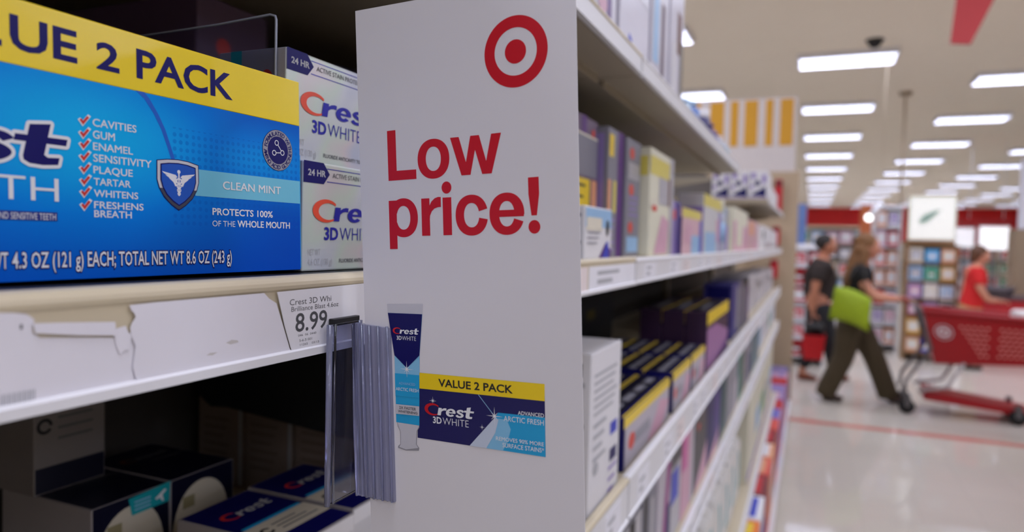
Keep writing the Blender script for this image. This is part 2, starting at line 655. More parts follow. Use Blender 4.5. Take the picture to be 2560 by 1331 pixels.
def section(y0, y1, label, levels, back_top=1.9, base=True):
    t = thing('shelving_unit', label, 'shelving', (0, 0, 0), 0, 'sections of the toothpaste shelf run')
    m = MB()
    m.box(BACK - 0.02, BACK, y0, y1, 0.05, back_top, mat('back_panel_enamel', (72, 66, 62), 0.6, var=0.03, scale=10))
    m.build('back_panel', t)
    for yy in (y0 + 0.012, y1 - 0.012):
        m = MB()
        m.box(BACK, BACK + 0.03, yy - 0.012, yy + 0.012, 0.0, back_top, UNDER)
        m.build('upright', t)
    if base:
        m = MB()
        m.box(BACK, -0.115, y0, y1, 0.10, 0.17, STEEL_WHITE)
        m.box(BACK, -0.14, y0, y1, 0.0, 0.10, STEEL_BEIGE)
        m.build('base_deck', t)
    for (zt, zb, sheeted, ya, yb) in levels:
        shelf(t, ya if ya is not None else y0, yb if yb is not None else y1, zt, zb, sheeted=sheeted)
        for yy in (y0 + 0.02, y1 - 0.02):
            m = MB()
            m.prism([(BACK + 0.02, zt - 0.09), (BACK + 0.02, zt - 0.022), (-0.26, zt - 0.022), (-0.26, zt - 0.032)], 'y', yy - 0.0015, yy + 0.0015, UNDER)
            m.build('bracket', t)
    return t


LOW = [(0.53, 0.487, False, None, None), (0.99, 0.95, False, None, None), (1.198, 1.162, False, None, None)]
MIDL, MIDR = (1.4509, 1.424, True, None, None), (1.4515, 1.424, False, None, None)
UP = (1.672, 1.649, False, None, None)
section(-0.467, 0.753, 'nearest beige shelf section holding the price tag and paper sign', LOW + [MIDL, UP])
section(0.756, 1.973, 'second shelf section, starting at the first price channel joint', LOW + [MIDR, (1.672, 1.649, False, 0.756, 1.86)])
section(1.976, 3.196, 'third shelf section, with an open gap above its eye level shelf', LOW + [MIDR])
section(3.199, 4.79, 'last full shelf section, carrying patterned boxes on its top shelf', LOW + [MIDR, UP])
section(4.793, 6.32, 'low end section with only the bottom deck stocked', [], back_top=1.7)

def channel_labels(unit, ys, zlo, zhi):
    sh = [c for c in unit.children if c.name.startswith('shelf') and abs(max(v.co.z for v in c.data.vertices) - zhi) < 0.012][0]
    for y, w_, tint in ys:
        m = MB()
        m.box(FRONT - 0.0006, FRONT - 0.0002, y, y + w_, zlo + 0.004, zhi - 0.006, tint)
        h = zhi - zlo
        m.box(FRONT - 0.0002, FRONT - 0.0001, y + w_ * 0.15, y + w_ * 0.6, zlo + h * 0.55, zlo + h * 0.66, PALEINK)
        m.box(FRONT - 0.0002, FRONT - 0.0001, y + w_ * 0.15, y + w_ * 0.45, zlo + h * 0.28, zlo + h * 0.42, PALEINK)
        m.build('price_label', sh)


TINTA, TINTB = mat('label_white', (236, 234, 240), 0.5), mat('label_blush', (236, 222, 220), 0.5)
units = [o for o in bpy.data.objects if o.name.startswith('shelving_unit')]
units.sort(key=lambda o: o.name)
for un, y0 in ((units[1], 0.80), (units[2], 2.02)):
    for zlo, zhi in ((1.424, 1.4509), (1.162, 1.205), (0.95, 0.99)):
        channel_labels(un, [(y0 + 0.13 * k + 0.03 * (k % 2), 0.06, (TINTA, TINTB)[k % 3 == 2]) for k in range(8)], zlo, zhi)
channel_labels(units[0], [(0.66, 0.06, TINTA)], 1.162, 1.205)
channel_labels(units[0], [(0.262, 0.24, TINTA), (0.505, 0.07, TINTB), (0.58, 0.17, TINTA)], 1.4225, 1.4535)

# ------------------------------------------------------------------ hero carton
BOX_M = face_matrix((-0.211, 0.2521, 1.45385), R(87.5377), R(-1.588), R(-0.131))


def gradient_blue():
    m = bpy.data.materials.new('printed_blue_gradient')
    m.use_nodes = True
    nt = m.node_tree
    b = nt.nodes['Principled BSDF']
    tc = nt.nodes.new('ShaderNodeTexCoord')
    sep = nt.nodes.new('ShaderNodeSeparateXYZ')
    nt.links.new(tc.outputs['Object'], sep.inputs[0])

    def math_(op, a, bb):
        n = nt.nodes.new('ShaderNodeMath')
        n.operation = op
        for i, q in enumerate((a, bb)):
            if isinstance(q, (int, float)):
                n.inputs[i].default_value = q
            elif q is not None:
                nt.links.new(q, n.inputs[i])
        return n.outputs[0]
    u, v = sep.outputs['X'], sep.outputs['Z']
    # a bright printed burst centred left of the shield
    du = math_('DIVIDE', math_('SUBTRACT', u, -0.098), 0.062)
    dv = math_('DIVIDE', math_('SUBTRACT', v, 0.046), 0.030)
    r2 = math_('ADD', math_('MULTIPLY', du, du), math_('MULTIPLY', dv, dv))
    burst = math_('POWER', 2.718, math_('MULTIPLY', r2, -1.0))
    # second, weaker burst behind the mint band
    du2 = math_('DIVIDE', math_('SUBTRACT', u, -0.022), 0.05)
    dv2 = math_('DIVIDE', math_('SUBTRACT', v, 0.046), 0.016)
    r22 = math_('ADD', math_('MULTIPLY', du2, du2), math_('MULTIPLY', dv2, dv2))
    burst2 = math_('MULTIPLY', math_('POWER', 2.718, math_('MULTIPLY', r22, -1.0)), 0.65)
    tot = math_('MAXIMUM', burst, burst2)
    ramp = nt.nodes.new('ShaderNodeValToRGB')
    cr_ = ramp.color_ramp
    cr_.elements[0].color = (*lin((0, 74, 190)), 1)
    cr_.elements[1].color = (*lin((20, 182, 246)), 1)
    e = cr_.elements.new(0.5)
    e.color = (*lin((0, 128, 226)), 1)
    nt.links.new(tot, ramp.inputs[0])
    # halftone dots right of the arc
    vor = nt.nodes.new('ShaderNodeTexVoronoi')
    vor.inputs['Scale'].default_value = 370
    vor.inputs['Randomness'].default_value = 0.12
    nt.links.new(tc.outputs['Object'], vor.inputs['Vector'])
    dot = math_('LESS_THAN', vor.outputs['Distance'], 0.30)
    right_of = math_('GREATER_THAN', u, -0.066)
    low = math_('GREATER_THAN', v, 0.018)
    band = math_('LESS_THAN', v, 0.054)
    dots = math_('MULTIPLY', math_('MULTIPLY', dot, right_of), math_('MULTIPLY', low, band))
    mx = nt.nodes.new('ShaderNodeMix')
    mx.data_type = 'RGBA'
    nt.links.new(math_('MULTIPLY', dots, 0.45), mx.inputs['Factor'])
    nt.links.new(ramp.outputs['Color'], mx.inputs['A'])
    mx.inputs['B'].default_value = (*lin((0, 92, 196)), 1)
    nt.links.new(mx.outputs['Result'], b.inputs['Base Color'])
    b.inputs['Roughness'].default_value = 0.35
    b.inputs['Specular IOR Level'].default_value = 0.10
    return m


BOXBLUE = gradient_blue()
ARCBLUE = mat('arc_blue_ink', (0, 92, 198), 0.32)
TAGBLUE = mat('tag_blue_ink', (10, 34, 128), 0.32)
INKOUT = mat('deep_blue_ink', (16, 12, 98), 0.4, var=0.02, spec=0.2)
MINT = mat('mint_ink', (112, 196, 224), 0.34, var=0.02)
hero = thing('toothpaste_carton', 'large blue toothpaste value pack with yellow banner, nearest on the shelf', 'toothpaste box', mtx=BOX_M)
m = MB()
m.box(-0.205, 0.0, 0.0, 0.042, 0.0, 0.0642, BOXBLUE, 0.0002)
m.build('body', hero)
GLOSSYELLOW = mat('glossy_yellow_board', (244, 214, 26), 0.22, var=0.02, scale=60, bump=0.05)
m = MB()
m.box(-0.205, 0.0, 0.0, 0.042, 0.0642, 0.0838, GLOSSYELLOW, 0.0003)
banner = m.build('banner', hero)
p = Print()
p.text('VAL', -0.1452, -0.1222, 0.0687, 0.0788, INKOUT, 2, bold=0.022)
p.text('UE', -0.1200, -0.1001, 0.0687, 0.0788, INKOUT, 2, bold=0.022)
p.text('2', -0.0938, -0.0858, 0.0687, 0.0778, INKOUT, 2, bold=0.022, ref='2')
p.text('PACK', -0.0795, -0.0377, 0.0687, 0.0788, INKOUT, 2, bold=0.022)
p.build('banner_lettering', banner, fix=False)
m = MB()
m.box(0.0001, 0.0023, 0.0015, 0.0140, 0.0004, 0.0520, CYAN, 0.0006)
m.build('end_flap', hero)
# the big logo and its words
p = Print()
p.logo(-0.1845, -0.1040, 0.0357, 0.0083, INKOUT, CRESTRED, 3, outline=INK_WHITE)
p.text('HEALTH', -0.1585, -0.1068, 0.0245, 0.0315, INK_WHITE, 3, bold=-0.004)
p.text('PRO', -0.1845, -0.1625, 0.0245, 0.0315, INK_WHITE, 3, bold=0.02)
p.rect(-0.1560, 0.0184, -0.1073, 0.0211, TAGBLUE, 2)
p.text('AND SENSITIVE TEETH', -0.1252, -0.1078, 0.0187, 0.0206, INK_WHITE, 3, bold=0.0, res=3)
p.build('logo', hero, fix=False)
# ticks and claims
p = Print()
ROWS = [('CAVITIES', -0.0799, 0.0497, 0.0522), ('GUM', -0.0879, 0.0458, 0.0483), ('ENAMEL', -0.0814, 0.0420, 0.0444), ('SENSITIVITY', -0.0743, 0.0382, 0.0407),
        ('PLAQUE', -0.0816, 0.0344, 0.0368), ('TARTAR', -0.0824, 0.0306, 0.0329), ('WHITENS', -0.0797, 0.0268, 0.0291), ('FRESHENS', -0.0777, 0.0230, 0.0253), ('BREATH', -0.0822, 0.0201, 0.0224)]
for s, u1, v0, v1 in ROWS:
    p.text(s, -0.0955, u1, v0, v1, INK_WHITE, 2, bold=0.012)
p.text('CLEAN MINT', -0.0432, -0.0120, 0.0330, 0.0361, INK_WHITE, 3, bold=0.014)
p.text('PROTECTS 100%', -0.0483, -0.0168, 0.0227, 0.0254, INK_WHITE, 2, bold=0.02)
p.text('OF THE', -0.0484, -0.0372, 0.0183, 0.0205, INK_WHITE, 2, bold=0.0)
p.text('WHOLE MOUTH', -0.0361, -0.0067, 0.0183, 0.0209, INK_WHITE, 2, bold=0.022)
for S_NET, ua, ub in (('NET WT', -0.1325, -0.1218), ('4.3 OZ (121 g) EACH; TOTAL NET WT 8.6 OZ (243 g)', -0.1207, -0.0392)):
    p.text(S_NET, ua, ub, 0.0040, 0.0088, INKOUT, 2, bold=0.012, grow=0.06, res=2)
    p.text(S_NET, ua, ub, 0.0040, 0.0088, INK_WHITE, 3, bold=0.012, res=2)
p.build('lettering', hero, fix=False)


def check(p, c, s, m, layer, g=0.0):
    q = [(-0.95, 0.12), (-0.55, 0.42), (-0.25, 0.0), (0.62, 1.08), (1.05, 0.82), (-0.22, -0.82)]
    if g:
        q = [(x * (1 + g) , y * (1 + g) - 0.02) for x, y in q]
    p.pts([(c[0] + x * s, c[1] + y * s) for x, y in q], m, layer)


for i, v in enumerate((0.0509, 0.0468, 0.0432, 0.0393, 0.0355, 0.0316, 0.0279, 0.0237)):
    p = Print()
    c = (-0.0983, v)
    check(p, c, 0.00172, INK_WHITE, 2, 0.28)
    check(p, c, 0.00160, CRESTRED, 3)
    p.build('check_mark', hero, fix=False)
# pale mint band and printed arc
p = Print()
p.rect(-0.0560, 0.0296, -0.0002, 0.0396, MINT, 1)
p.build('mint_band', hero, fix=False)
p = Print()
pts_o = [(-0.0765, 0.0643), (-0.0745, 0.0622), (-0.0712, 0.0575), (-0.0685, 0.0525), (-0.0664, 0.0470), (-0.0646, 0.0420)]
pts_i = [(-0.0662, 0.0420), (-0.0680, 0.0470), (-0.0702, 0.0525), (-0.0731, 0.0575), (-0.0768, 0.0622), (-0.0800, 0.0643)]
p.pts(pts_o + pts_i, ARCBLUE, 1)
p.build('printed_arc', hero, fix=False)
# shield emblem
SHIELD = [(-0.0720, 0.0411), (-0.0680, 0.0418), (-0.0634, 0.0421), (-0.0590, 0.0418), (-0.0548, 0.0409), (-0.0547, 0.0345), (-0.0556, 0.0315), (-0.0576, 0.0284), (-0.0605, 0.0258), (-0.0634, 0.0240),
          (-0.0664, 0.0258), (-0.0693, 0.0284), (-0.0712, 0.0315), (-0.0721, 0.0345)]
cs = (-0.0634, 0.0340)
SHRIM, SHGREY = mat('shield_silver', (214, 216, 222), 0.3, metal=0.3), mat('shield_shade', (70, 74, 90), 0.35, metal=0.3)
SHBLUE = mat('shield_blue', (0, 84, 190), 0.3)
p = Print()
def scaled(k):
    return [(cs[0] + (u - cs[0]) * k, cs[1] + (v - cs[1]) * k) for u, v in SHIELD]
p.pts(scaled(1.04), INKOUT, 2)
p.pts(scaled(1.0), SHRIM, 3)
p.pts([(u, v) for u, v in scaled(1.0) if v < 0.0335], SHGREY, 4)
p.pts(scaled(0.87), INKOUT, 5)
p.pts(scaled(0.82), SHBLUE, 6)
for s in (-1, 1):
    for k in range(4):
        vt = 0.0376 - k * 0.0010
        L = 0.0070 - k * 0.0013
        p.pts([(cs[0] + s * 0.0006, vt - 0.0018), (cs[0] + s * 0.0014, vt - 0.0010), (cs[0] + s * L, vt - 0.0001), (cs[0] + s * (L - 0.0008), vt - 0.0008), (cs[0] + s * 0.0016, vt - 0.0022)], INK_WHITE, 7)
p.oval((cs[0], 0.0378), 0.0007, INK_WHITE, 7, 16)
p.rect(cs[0] - 0.00028, 0.0290, cs[0] + 0.00028, 0.0372, INK_WHITE, 7)
for k, (v, r) in enumerate(((0.0344, 0.00125), (0.0326, 0.00105), (0.0311, 0.0009), (0.0298, 0.0007))):
    p.arc((cs[0], v), (r, r * 0.95), (r * 0.55, r * 0.5), 0, 360, INK_WHITE, 7, 20)
p.build('shield_emblem', hero, fix=False)
# round badge
p = Print()
cb_ = (-0.01347, 0.0518)
p.oval(cb_, 0.0088, INKOUT, 2)
p.oval(cb_, 0.0086, GREYPRINT, 3)
p.oval(cb_, 0.0059, INKOUT, 4)
p.ring_text('FORMULATED WITH', cb_, 0.00625, 0.0018, 168, 6, INKOUT, 4, 0.02)
p.ring_text('AMINO ACID GLYCINE', cb_, 0.00815, 0.0018, 188, 352, INKOUT, 4, 0.02, inward=True)
mol = [(-0.0008, 0.0031), (-0.0023, -0.0013), (0.0025, -0.0008)]
for (du, dv) in mol:
    p.arc((cb_[0] + du, cb_[1] + dv), 0.0012, 0.00085, 0, 360, INK_WHITE, 5, 20)
def bond(a, b_):
    a, b_ = Vector(a), Vector(b_)
    d = (b_ - a).normalized() * 0.0011
    p.line((cb_[0] + a.x + d.x, cb_[1] + a.y + d.y), (cb_[0] + b_.x - d.x, cb_[1] + b_.y - d.y), 0.00035, INK_WHITE, 5)
bond(mol[0], mol[2])
bond(mol[1], mol[2])
p.build('round_badge', hero, fix=False)

# ------------------------------------------------------------------ two silver white cartons beside it
def holo():
    m = bpy.data.materials.new('holographic_white_board')
    m.use_nodes = True
    nt = m.node_tree
    b = nt.nodes['Principled BSDF']
    tc = nt.nodes.new('ShaderNodeTexCoord')
    nz = nt.nodes.new('ShaderNodeTexNoise')
    nz.inputs['Scale'].default_value = 28
    nz.inputs['Detail'].default_value = 1
    nt.links.new(tc.outputs['Object'], nz.inputs['Vector'])
    rp = nt.nodes.new('ShaderNodeValToRGB')
    els = [(0.28, (186, 190, 210)), (0.42, (204, 208, 216)), (0.52, (202, 214, 204)), (0.62, (212, 202, 206)), (0.74, (190, 196, 214))]
    cr_ = rp.color_ramp
    cr_.elements[0].position, cr_.elements[0].color = els[0][0], (*lin(els[0][1]), 1)
    cr_.elements[1].position, cr_.elements[1].color = els[-1][0], (*lin(els[-1][1]), 1)
    for q, c in els[1:-1]:
        e = cr_.elements.new(q)
        e.color = (*lin(c), 1)
    nt.links.new(nz.outputs['Fac'], rp.inputs[0])
    nt.links.new(rp.outputs['Color'], b.inputs['Base Color'])
    b.inputs['Metallic'].default_value = 0.25
    b.inputs['Roughness'].default_value = 0.3
    return m


HOLO = holo()
BLUELOGO = mat('logo_blue', (34, 36, 168), 0.25, metal=0.2, var=0.1, scale=200)
REDLOGO = mat('logo_orange_red', (232, 78, 52), 0.3, var=0.1, scale=200)


def white_carton(label, x0, y0, z0, h, d_u, oz):
    M = face_matrix((x0, y0, z0), R(90), 0, 0)
    t = thing('toothpaste_carton', label, 'toothpaste box', mtx=M, group='white cartons stacked beside the blue value pack')
    mm = MB()
    mm.box(0, 0.19, 0, 0.04, 0, h, HOLO, 0.0008)
    mm.build('body', t)
    # arrow tag and strip
    q = Print(off=0.00005)
    q.pts([(0.0003, h), (0.0143, h), (0.019, h - 0.0050), (0.0146, h - 0.0099), (0.0003, h - 0.0099)], INKOUT, 2)
    q.text('24 HR', 0.0032, 0.0160, h - 0.0066, h - 0.0036, PALEINK, 3, bold=0.03)
    a = q.build('arrow_tag', t, fix=False)
    q = Print(off=0.00005)
    for vv in (h - 0.0025, h - 0.0086):
        q.line((0.017, vv), (0.185, vv), 0.0004, BLUELOGO, 1)
    q.text('ACTIVE STAIN PROTECTION', 0.0212, 0.0640, h - 0.0064, h - 0.0041, GREYINK, 2, bold=0.005)
    q.build('claim_strip', t, fix=False)
    q = Print(off=0.00005)
    q.logo(d_u, d_u + 0.0625, 0.0237, 0.0067, BLUELOGO, REDLOGO, 3, c_w=0.28)
    q.text('3D', d_u + 0.0086, d_u + 0.0192, 0.0145, 0.0207, BLUELOGO, 3, bold=0.03)
    q.text('WHITE', d_u + 0.0205, d_u + 0.0480, 0.0145, 0.0207, BLUELOGO, 3, bold=-0.012)
    q.text('NET WT', 0.0038, 0.0128, 0.0074, 0.0104, PALEINK, 2)
    q.text(oz, 0.0038, 0.0215, 0.0028, 0.0058, PALEINK, 2)
    q.text('FLUORIDE ANTICAVITY TOOTHPASTE', 0.0272, 0.0700, 0.0036, 0.0055, GREYINK, 2, bold=0.02, res=2)
    q.build('logo', t, fix=False)
    q = Print('end', depth=0.04, off=0.00005)
    q.rect(0.0005, 0.0005, 0.0395, h - 0.0005, mat('carton_end_grey', (150, 150, 164), 0.4), 1)
    q.rect(0.0075, h - 0.0078, 0.0142, h - 0.0002, TEAL, 2)
    q.oval((0.0292, h - 0.0165), (0.0042, 0.0068), CRESTRED, 2, 24)
    q.build('printed_end', t, fix=False)
    return t


white_carton('lower of two stacked silver white cartons, standing on the shelf', -0.213, 0.2551, 1.4527, 0.0508, 0.0068, '4.6 OZ (130 g)')
white_carton('upper of two stacked silver white cartons, on top of its twin', -0.2229, 0.2545, 1.5042, 0.0508, 0.0098, '4.6 OZ (130 g)')

# clear divider and dim cartons deep on the same shelf
t = thing('shelf_divider', 'tall clear plastic divider rising behind the yellow banner', 'divider', (0, 0, 0))
m = MB()
DIVEDGE = mat('divider_edge', (150, 156, 176), 0.3)
m.prism([(-0.45, 1.4536), (-0.45, 1.5655), (-0.2631, 1.5681), (-0.2312, 1.5696), (-0.2284, 1.5687), (-0.2279, 1.5670), (-0.2279, 1.4536)], 'y', 0.2529, 0.2538, PLASTIC_CLEAR)
pn = m.build('panel', t)
m = MB()
m.tube([(-0.45, 0.2533, 1.5655), (-0.2631, 0.2533, 1.5681), (-0.2312, 0.2533, 1.5696), (-0.2284, 0.2533, 1.5687), (-0.2279, 0.2533, 1.5670), (-0.2279, 0.2533, 1.4545)], 0.0006, DIVEDGE, 6)
m.build('rim', t)
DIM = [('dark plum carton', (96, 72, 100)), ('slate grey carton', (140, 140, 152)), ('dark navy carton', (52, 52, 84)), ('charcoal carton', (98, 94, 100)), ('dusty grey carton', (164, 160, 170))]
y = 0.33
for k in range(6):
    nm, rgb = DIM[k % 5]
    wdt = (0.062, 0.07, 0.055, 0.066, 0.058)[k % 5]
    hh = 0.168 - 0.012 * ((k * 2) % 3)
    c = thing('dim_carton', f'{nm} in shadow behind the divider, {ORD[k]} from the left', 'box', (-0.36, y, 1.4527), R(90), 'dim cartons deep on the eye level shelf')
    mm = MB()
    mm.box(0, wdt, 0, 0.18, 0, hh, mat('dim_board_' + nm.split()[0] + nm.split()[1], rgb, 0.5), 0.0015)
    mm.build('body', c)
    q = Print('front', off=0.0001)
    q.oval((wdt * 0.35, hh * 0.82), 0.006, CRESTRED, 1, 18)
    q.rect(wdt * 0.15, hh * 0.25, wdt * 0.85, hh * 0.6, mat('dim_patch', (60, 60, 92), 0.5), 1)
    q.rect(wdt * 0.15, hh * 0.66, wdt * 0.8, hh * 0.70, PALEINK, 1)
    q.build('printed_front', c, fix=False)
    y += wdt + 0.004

# ------------------------------------------------------------------ price channel: torn labels, price tag
LABEL = mat('label_paper', (226, 222, 228), 0.55, var=0.02, scale=90, bump=0.1)
LABELGREY = mat('label_backing', (204, 198, 200), 0.6, var=0.03, scale=90)


def on_channel(name, label, cat, pts, off, m, group=None, thick=0.00022):
    """A paper label standing off the channel face; pts are (y, z) in millimetres."""
    mm = MB()
    mm.prism([(a / 1000, b / 1000) for a, b in pts], 'x', FRONT - 0.0006 + off, FRONT - 0.0006 + off + thick, m)
    return tag(mm.build(name), label, cat, group)


la = on_channel('paper_label', 'torn white label with a faint barcode, leftmost on the price channel', 'label',
                [(60, 1449.8), (103.7, 1449.6), (107, 1449.3), (109.6, 1448.8), (110.6, 1448.2), (111.7, 1447.2), (111.3, 1445.9), (111.2, 1444.0), (113, 1442.6), (133, 1440.2), (134.4, 1436), (137.4, 1436.6), (138.2, 1441),
                 (139.2, 1443), (150, 1443.4), (150, 1426.6), (60, 1427.2)], 0.0003, LABEL, 'torn paper labels')
p = Print()
p.face = 'front'
mm = MB()
for k in range(14):
    yy = 0.1036 + k * 0.0006
    mm.box(FRONT + 0.0000, FRONT + 0.00003, yy, yy + (0.0002, 0.00035)[k % 2], 1.4269, 1.4300, PALEINK)
mm.box(FRONT, FRONT + 0.00003, 0.1082, 0.1088, 1.4452, 1.4464, GREYINK)
mm.build('barcode', la)
on_channel('paper_flap', 'narrow folded paper flap along the torn label top', 'paper flap', [(111.0, 1446.4), (118, 1445.9), (132.9, 1444.6), (133.4, 1440.8), (122, 1442.2), (111.5, 1443.9)], 0.0010, LABEL)
on_channel('paper_scrap', 'small curled paper scrap hanging below the folded flap', 'paper scrap', [(132.8, 1440.9), (133.6, 1442.7), (136.4, 1443.1), (137.2, 1441.2), (138.2, 1440.2), (137.3, 1436.2), (136, 1436.3), (134.6, 1435.4), (133.6, 1437.8)], 0.0007, LABEL)
lb = on_channel('paper_label', 'wide blank white label with smudges, left of the price tag', 'label',
                [(137.4, 1448.8), (145, 1449.0), (189.7, 1449.0), (192, 1447.0), (195.8, 1445.0), (199.6, 1436), (203.9, 1425.6), (170, 1426.0), (140, 1426.4), (138.6, 1431), (139.4, 1437), (137.9, 1440.4), (137.7, 1442.4), (138.2, 1443.6), (139.4, 1445.2), (139.0, 1446.4), (138.0, 1447.3)],
                0.0009, LABEL, 'torn paper labels')
SMUDGE = mat('grey_smudge', (196, 190, 186), 0.6, var=0.1, scale=400)
mm = MB()
mm.prism([(0.1725, 1.4338), (0.1750, 1.4345), (0.1775, 1.4340), (0.1780, 1.4333), (0.1745, 1.4330)], 'x', FRONT + 0.0003 + 0.00022, FRONT + 0.00055, SMUDGE)
mm.prism([(0.1645, 1.4308), (0.1660, 1.4314), (0.1690, 1.4312), (0.1670, 1.4305)], 'x', FRONT + 0.00052, FRONT + 0.00055, SMUDGE)
mm.build('smudge', lb)
pt = on_channel('price_tag', 'white price tag reading 8.99 beside the black clip', 'price tag', [(195.7, 1449.0), (252, 1449.6), (252, 1424.9), (204.4, 1425.1), (200, 1436)], 0.0013, WHITE)
PX = FRONT + 0.0007 + 0.00022


class Tagp(Print):
    def at(self, u, v, layer):
        return (PX + 0.00003 * layer, u, v)


p = Tagp()
TAGGREY = mat('thermal_ink', (74, 74, 76), 0.6)
p.text('Crest 3D Whi', 0.2022, 0.2262, 1.4437, 1.4459, TAGGREY, 1, bold=0.0)
p.text('Brilliance Blast 4.6oz', 0.2031, 0.2308, 1.4413, 1.4431, TAGGREY, 1, bold=0.0)
p.text('8.99', 0.2054, 0.2238, 1.4335, 1.4404, TAGGREY, 1, bold=0.012)
p.text('046  06  0440', 0.2070, 0.2173, 1.4317, 1.4325, TAGGREY, 1, res=2)
p.text('5-6-5 001', 0.2077, 0.2148, 1.4297, 1.4306, TAGGREY, 1, res=2)
p.text('11265    03/13', 0.2081, 0.2190, 1.4281, 1.4289, TAGGREY, 1, res=2)
p.build('lettering', pt, fix=False)

# ------------------------------------------------------------------ clear sign holder and the paper sign
CARD_M = face_matrix((-0.167288, 0.237374, 1.438839), R(-4.3414), R(1.5218), R(-2.2040))
FROSTED = clear('frosted_plastic', (200, 202, 232), 0.12, 0.22)
holder = thing('sign_holder', 'ribbed clear plastic holder clipped to the price channel, gripping the sign', 'sign holder', (0, 0, 0))
m = MB()
# flange lying along the channel, with rolled edges
m.box(-0.1712, -0.1700, 0.2205, 0.2405, 1.3638, 1.4350, PLASTIC_CLEAR, 0.0003)
for yy in (0.2205, 0.2400):
    m.tube([(-0.1702, yy, 1.3638), (-0.1702, yy, 1.4350)], 0.0012, FROSTED, 8)
m.tube([(-0.1699, 0.2235, 1.3638), (-0.1699, 0.2235, 1.4350)], 0.0006, PLASTIC_CLEAR, 6)
m.build('flange', holder)
m = MB()
m.box(-0.1735, -0.1712, 0.2240, 0.2415, 1.4340, 1.4368, BLACKPLASTIC, 0.0003)
m.build('clip', holder)
m = MB()


def card_pt(u, d, v):
    return CARD_M @ Vector((u, d, v))


# jaw: two thin ribbed sheets either side of the card
prof = []
N = 44
U0, U1 = -0.0046, 0.0145
for k in range(N + 1):
    u = U0 + (U1 - U0) * k / N
    prof.append((u, -0.0012 - 0.0005 * (1 if (k // 2) % 3 == 0 else 0)))
back_ = [(u, 0.0012) for u, _ in prof]
outer = prof + back_[::-1]
verts = [card_pt(u, d, -0.0048 - 0.0012 * (u / 0.0145)) for u, d in outer] + [card_pt(u, d, -0.0762) for u, d in outer]
n = len(outer)
m.add(verts, [(i, (i + 1) % n, n + (i + 1) % n, n + i) for i in range(n)] + [list(range(n))[::-1], [n + i for i in range(n)]], FROSTED)
for uu in (-0.0040, 0.0012, 0.0050, 0.0094, 0.0140):
    m.tube([card_pt(uu, -0.0021, -0.0052), card_pt(uu, -0.0021, -0.0760)], 0.00055, FROSTED, 6)
m.build('jaw', holder)

sign = thing('paper_sign', 'tall white paper sign with red bullseye and low price wording', 'sign', mtx=CARD_M)
m = MB()
# a slightly bowed sheet of card
NU, NV = 10, 12
UA, UB, VA, VB = 0.0013, 0.0958, -0.150, 0.1205
gv, gf = [], []
for s_ in (0, 1):
    for j in range(NV + 1):
        for i in range(NU + 1):
            u = UA + (UB - UA) * i / NU
            top = VB - (0.0022 * i / NU)
            v = VA + (top - VA) * j / NV
            gv.append((u, 0.0003 * s_, v))
W1 = NU + 1
H1 = W1 * (NV + 1)
for j in range(NV):
    for i in range(NU):
        a = j * W1 + i
        gf.append((a, a + 1, a + W1 + 1, a + W1))
        gf.append((H1 + a, H1 + a + W1, H1 + a + W1 + 1, H1 + a + 1))
for i in range(NU):
    gf.append((i, H1 + i, H1 + i + 1, i + 1))
    k = NV * W1 + i
    gf.append((k, k + 1, H1 + k + 1, H1 + k))
for j in range(NV):
    k = j * W1
    gf.append((k, k + W1, H1 + k + W1, H1 + k))
    k += NU
    gf.append((k, H1 + k, H1 + k + W1, k + W1))
CARD = mat('sign_card', (222, 218, 222), 0.5, var=0.012, scale=30)
m.add(gv, gf, CARD)
m.build('sheet', sign)
SIGNRED = mat('sign_red', (200, 10, 34), 0.45, var=0.02)
mmf = lambda pts: [(a / 1000, b / 1000) for a, b in pts]
p = Print()
c0 = (0.07256, 0.09468)
p.arc(c0, 0.01256, 0.00838, 0, 360, SIGNRED, 1, 72)
p.oval(c0, 0.00422, SIGNRED, 1, 48)
p.build('bullseye_logo', sign, fix=False)
p = Print()
p.pts(mmf([(15.3, 71.75), (19.38, 71.77), (19.48, 55.95), (28.72, 55.95), (28.72, 52.3), (15.4, 52.25)]), SIGNRED)
p.arc((0.0367, 0.05945), (0.0072, 0.00752), (0.0034, 0.00458), 0, 360, SIGNRED, 1, 56, p=2.15)
p.pts(mmf([(44.41, 66.7), (48.2, 66.7), (51.1, 57.2), (53.2, 66.7), (56.9, 66.7), (59.7, 57.1), (62.0, 66.75), (66.1, 66.8), (61.9, 52.45), (57.95, 52.45), (55.1, 61.5), (52.96, 52.45), (49.05, 52.45)]), SIGNRED)
p.rect(0.01518, 0.0254, 0.0189, 0.0444, SIGNRED, 1)
p.arc((0.0221, 0.03755), (0.0068, 0.00758), (0.00325, 0.00462), -158, 158, SIGNRED, 1, 52, p=2.15)
p.rect(0.03068, 0.03036, 0.03445, 0.04463, SIGNRED, 1)
p.pts(mmf([(34.3, 41.6), (35.3, 43.3), (36.8, 44.5), (38.3, 44.95), (39.6, 44.9), (39.6, 41.1), (38.3, 41.1), (36.6, 40.6), (35.4, 39.6), (34.6, 38), (34.4, 36.3), (34.2, 36.3)]), SIGNRED)
p.rect(0.04042, 0.0304, 0.0443, 0.0446, SIGNRED, 1)
p.oval((0.0423, 0.0483), (0.00218, 0.00228), SIGNRED, 1)
p.arc((0.0530, 0.03758), (0.00695, 0.00755), (0.00325, 0.00450), 17, 347, SIGNRED, 1, 56, p=2.15)
p.arc((0.0677, 0.03762), (0.0071, 0.0076), (0.00312, 0.00456), -3, 338, SIGNRED, 1, 56, p=2.15)
p.rect(0.0640, 0.03655, 0.0746, 0.0390, SIGNRED, 1)
p.pts(mmf([(76.5, 50.12), (80.66, 50.18), (80.75, 44.2), (79.72, 36.7), (77.6, 36.7), (76.55, 44.2)]), SIGNRED)
p.oval((0.07866, 0.03265), (0.00232, 0.0024), SIGNRED, 1)
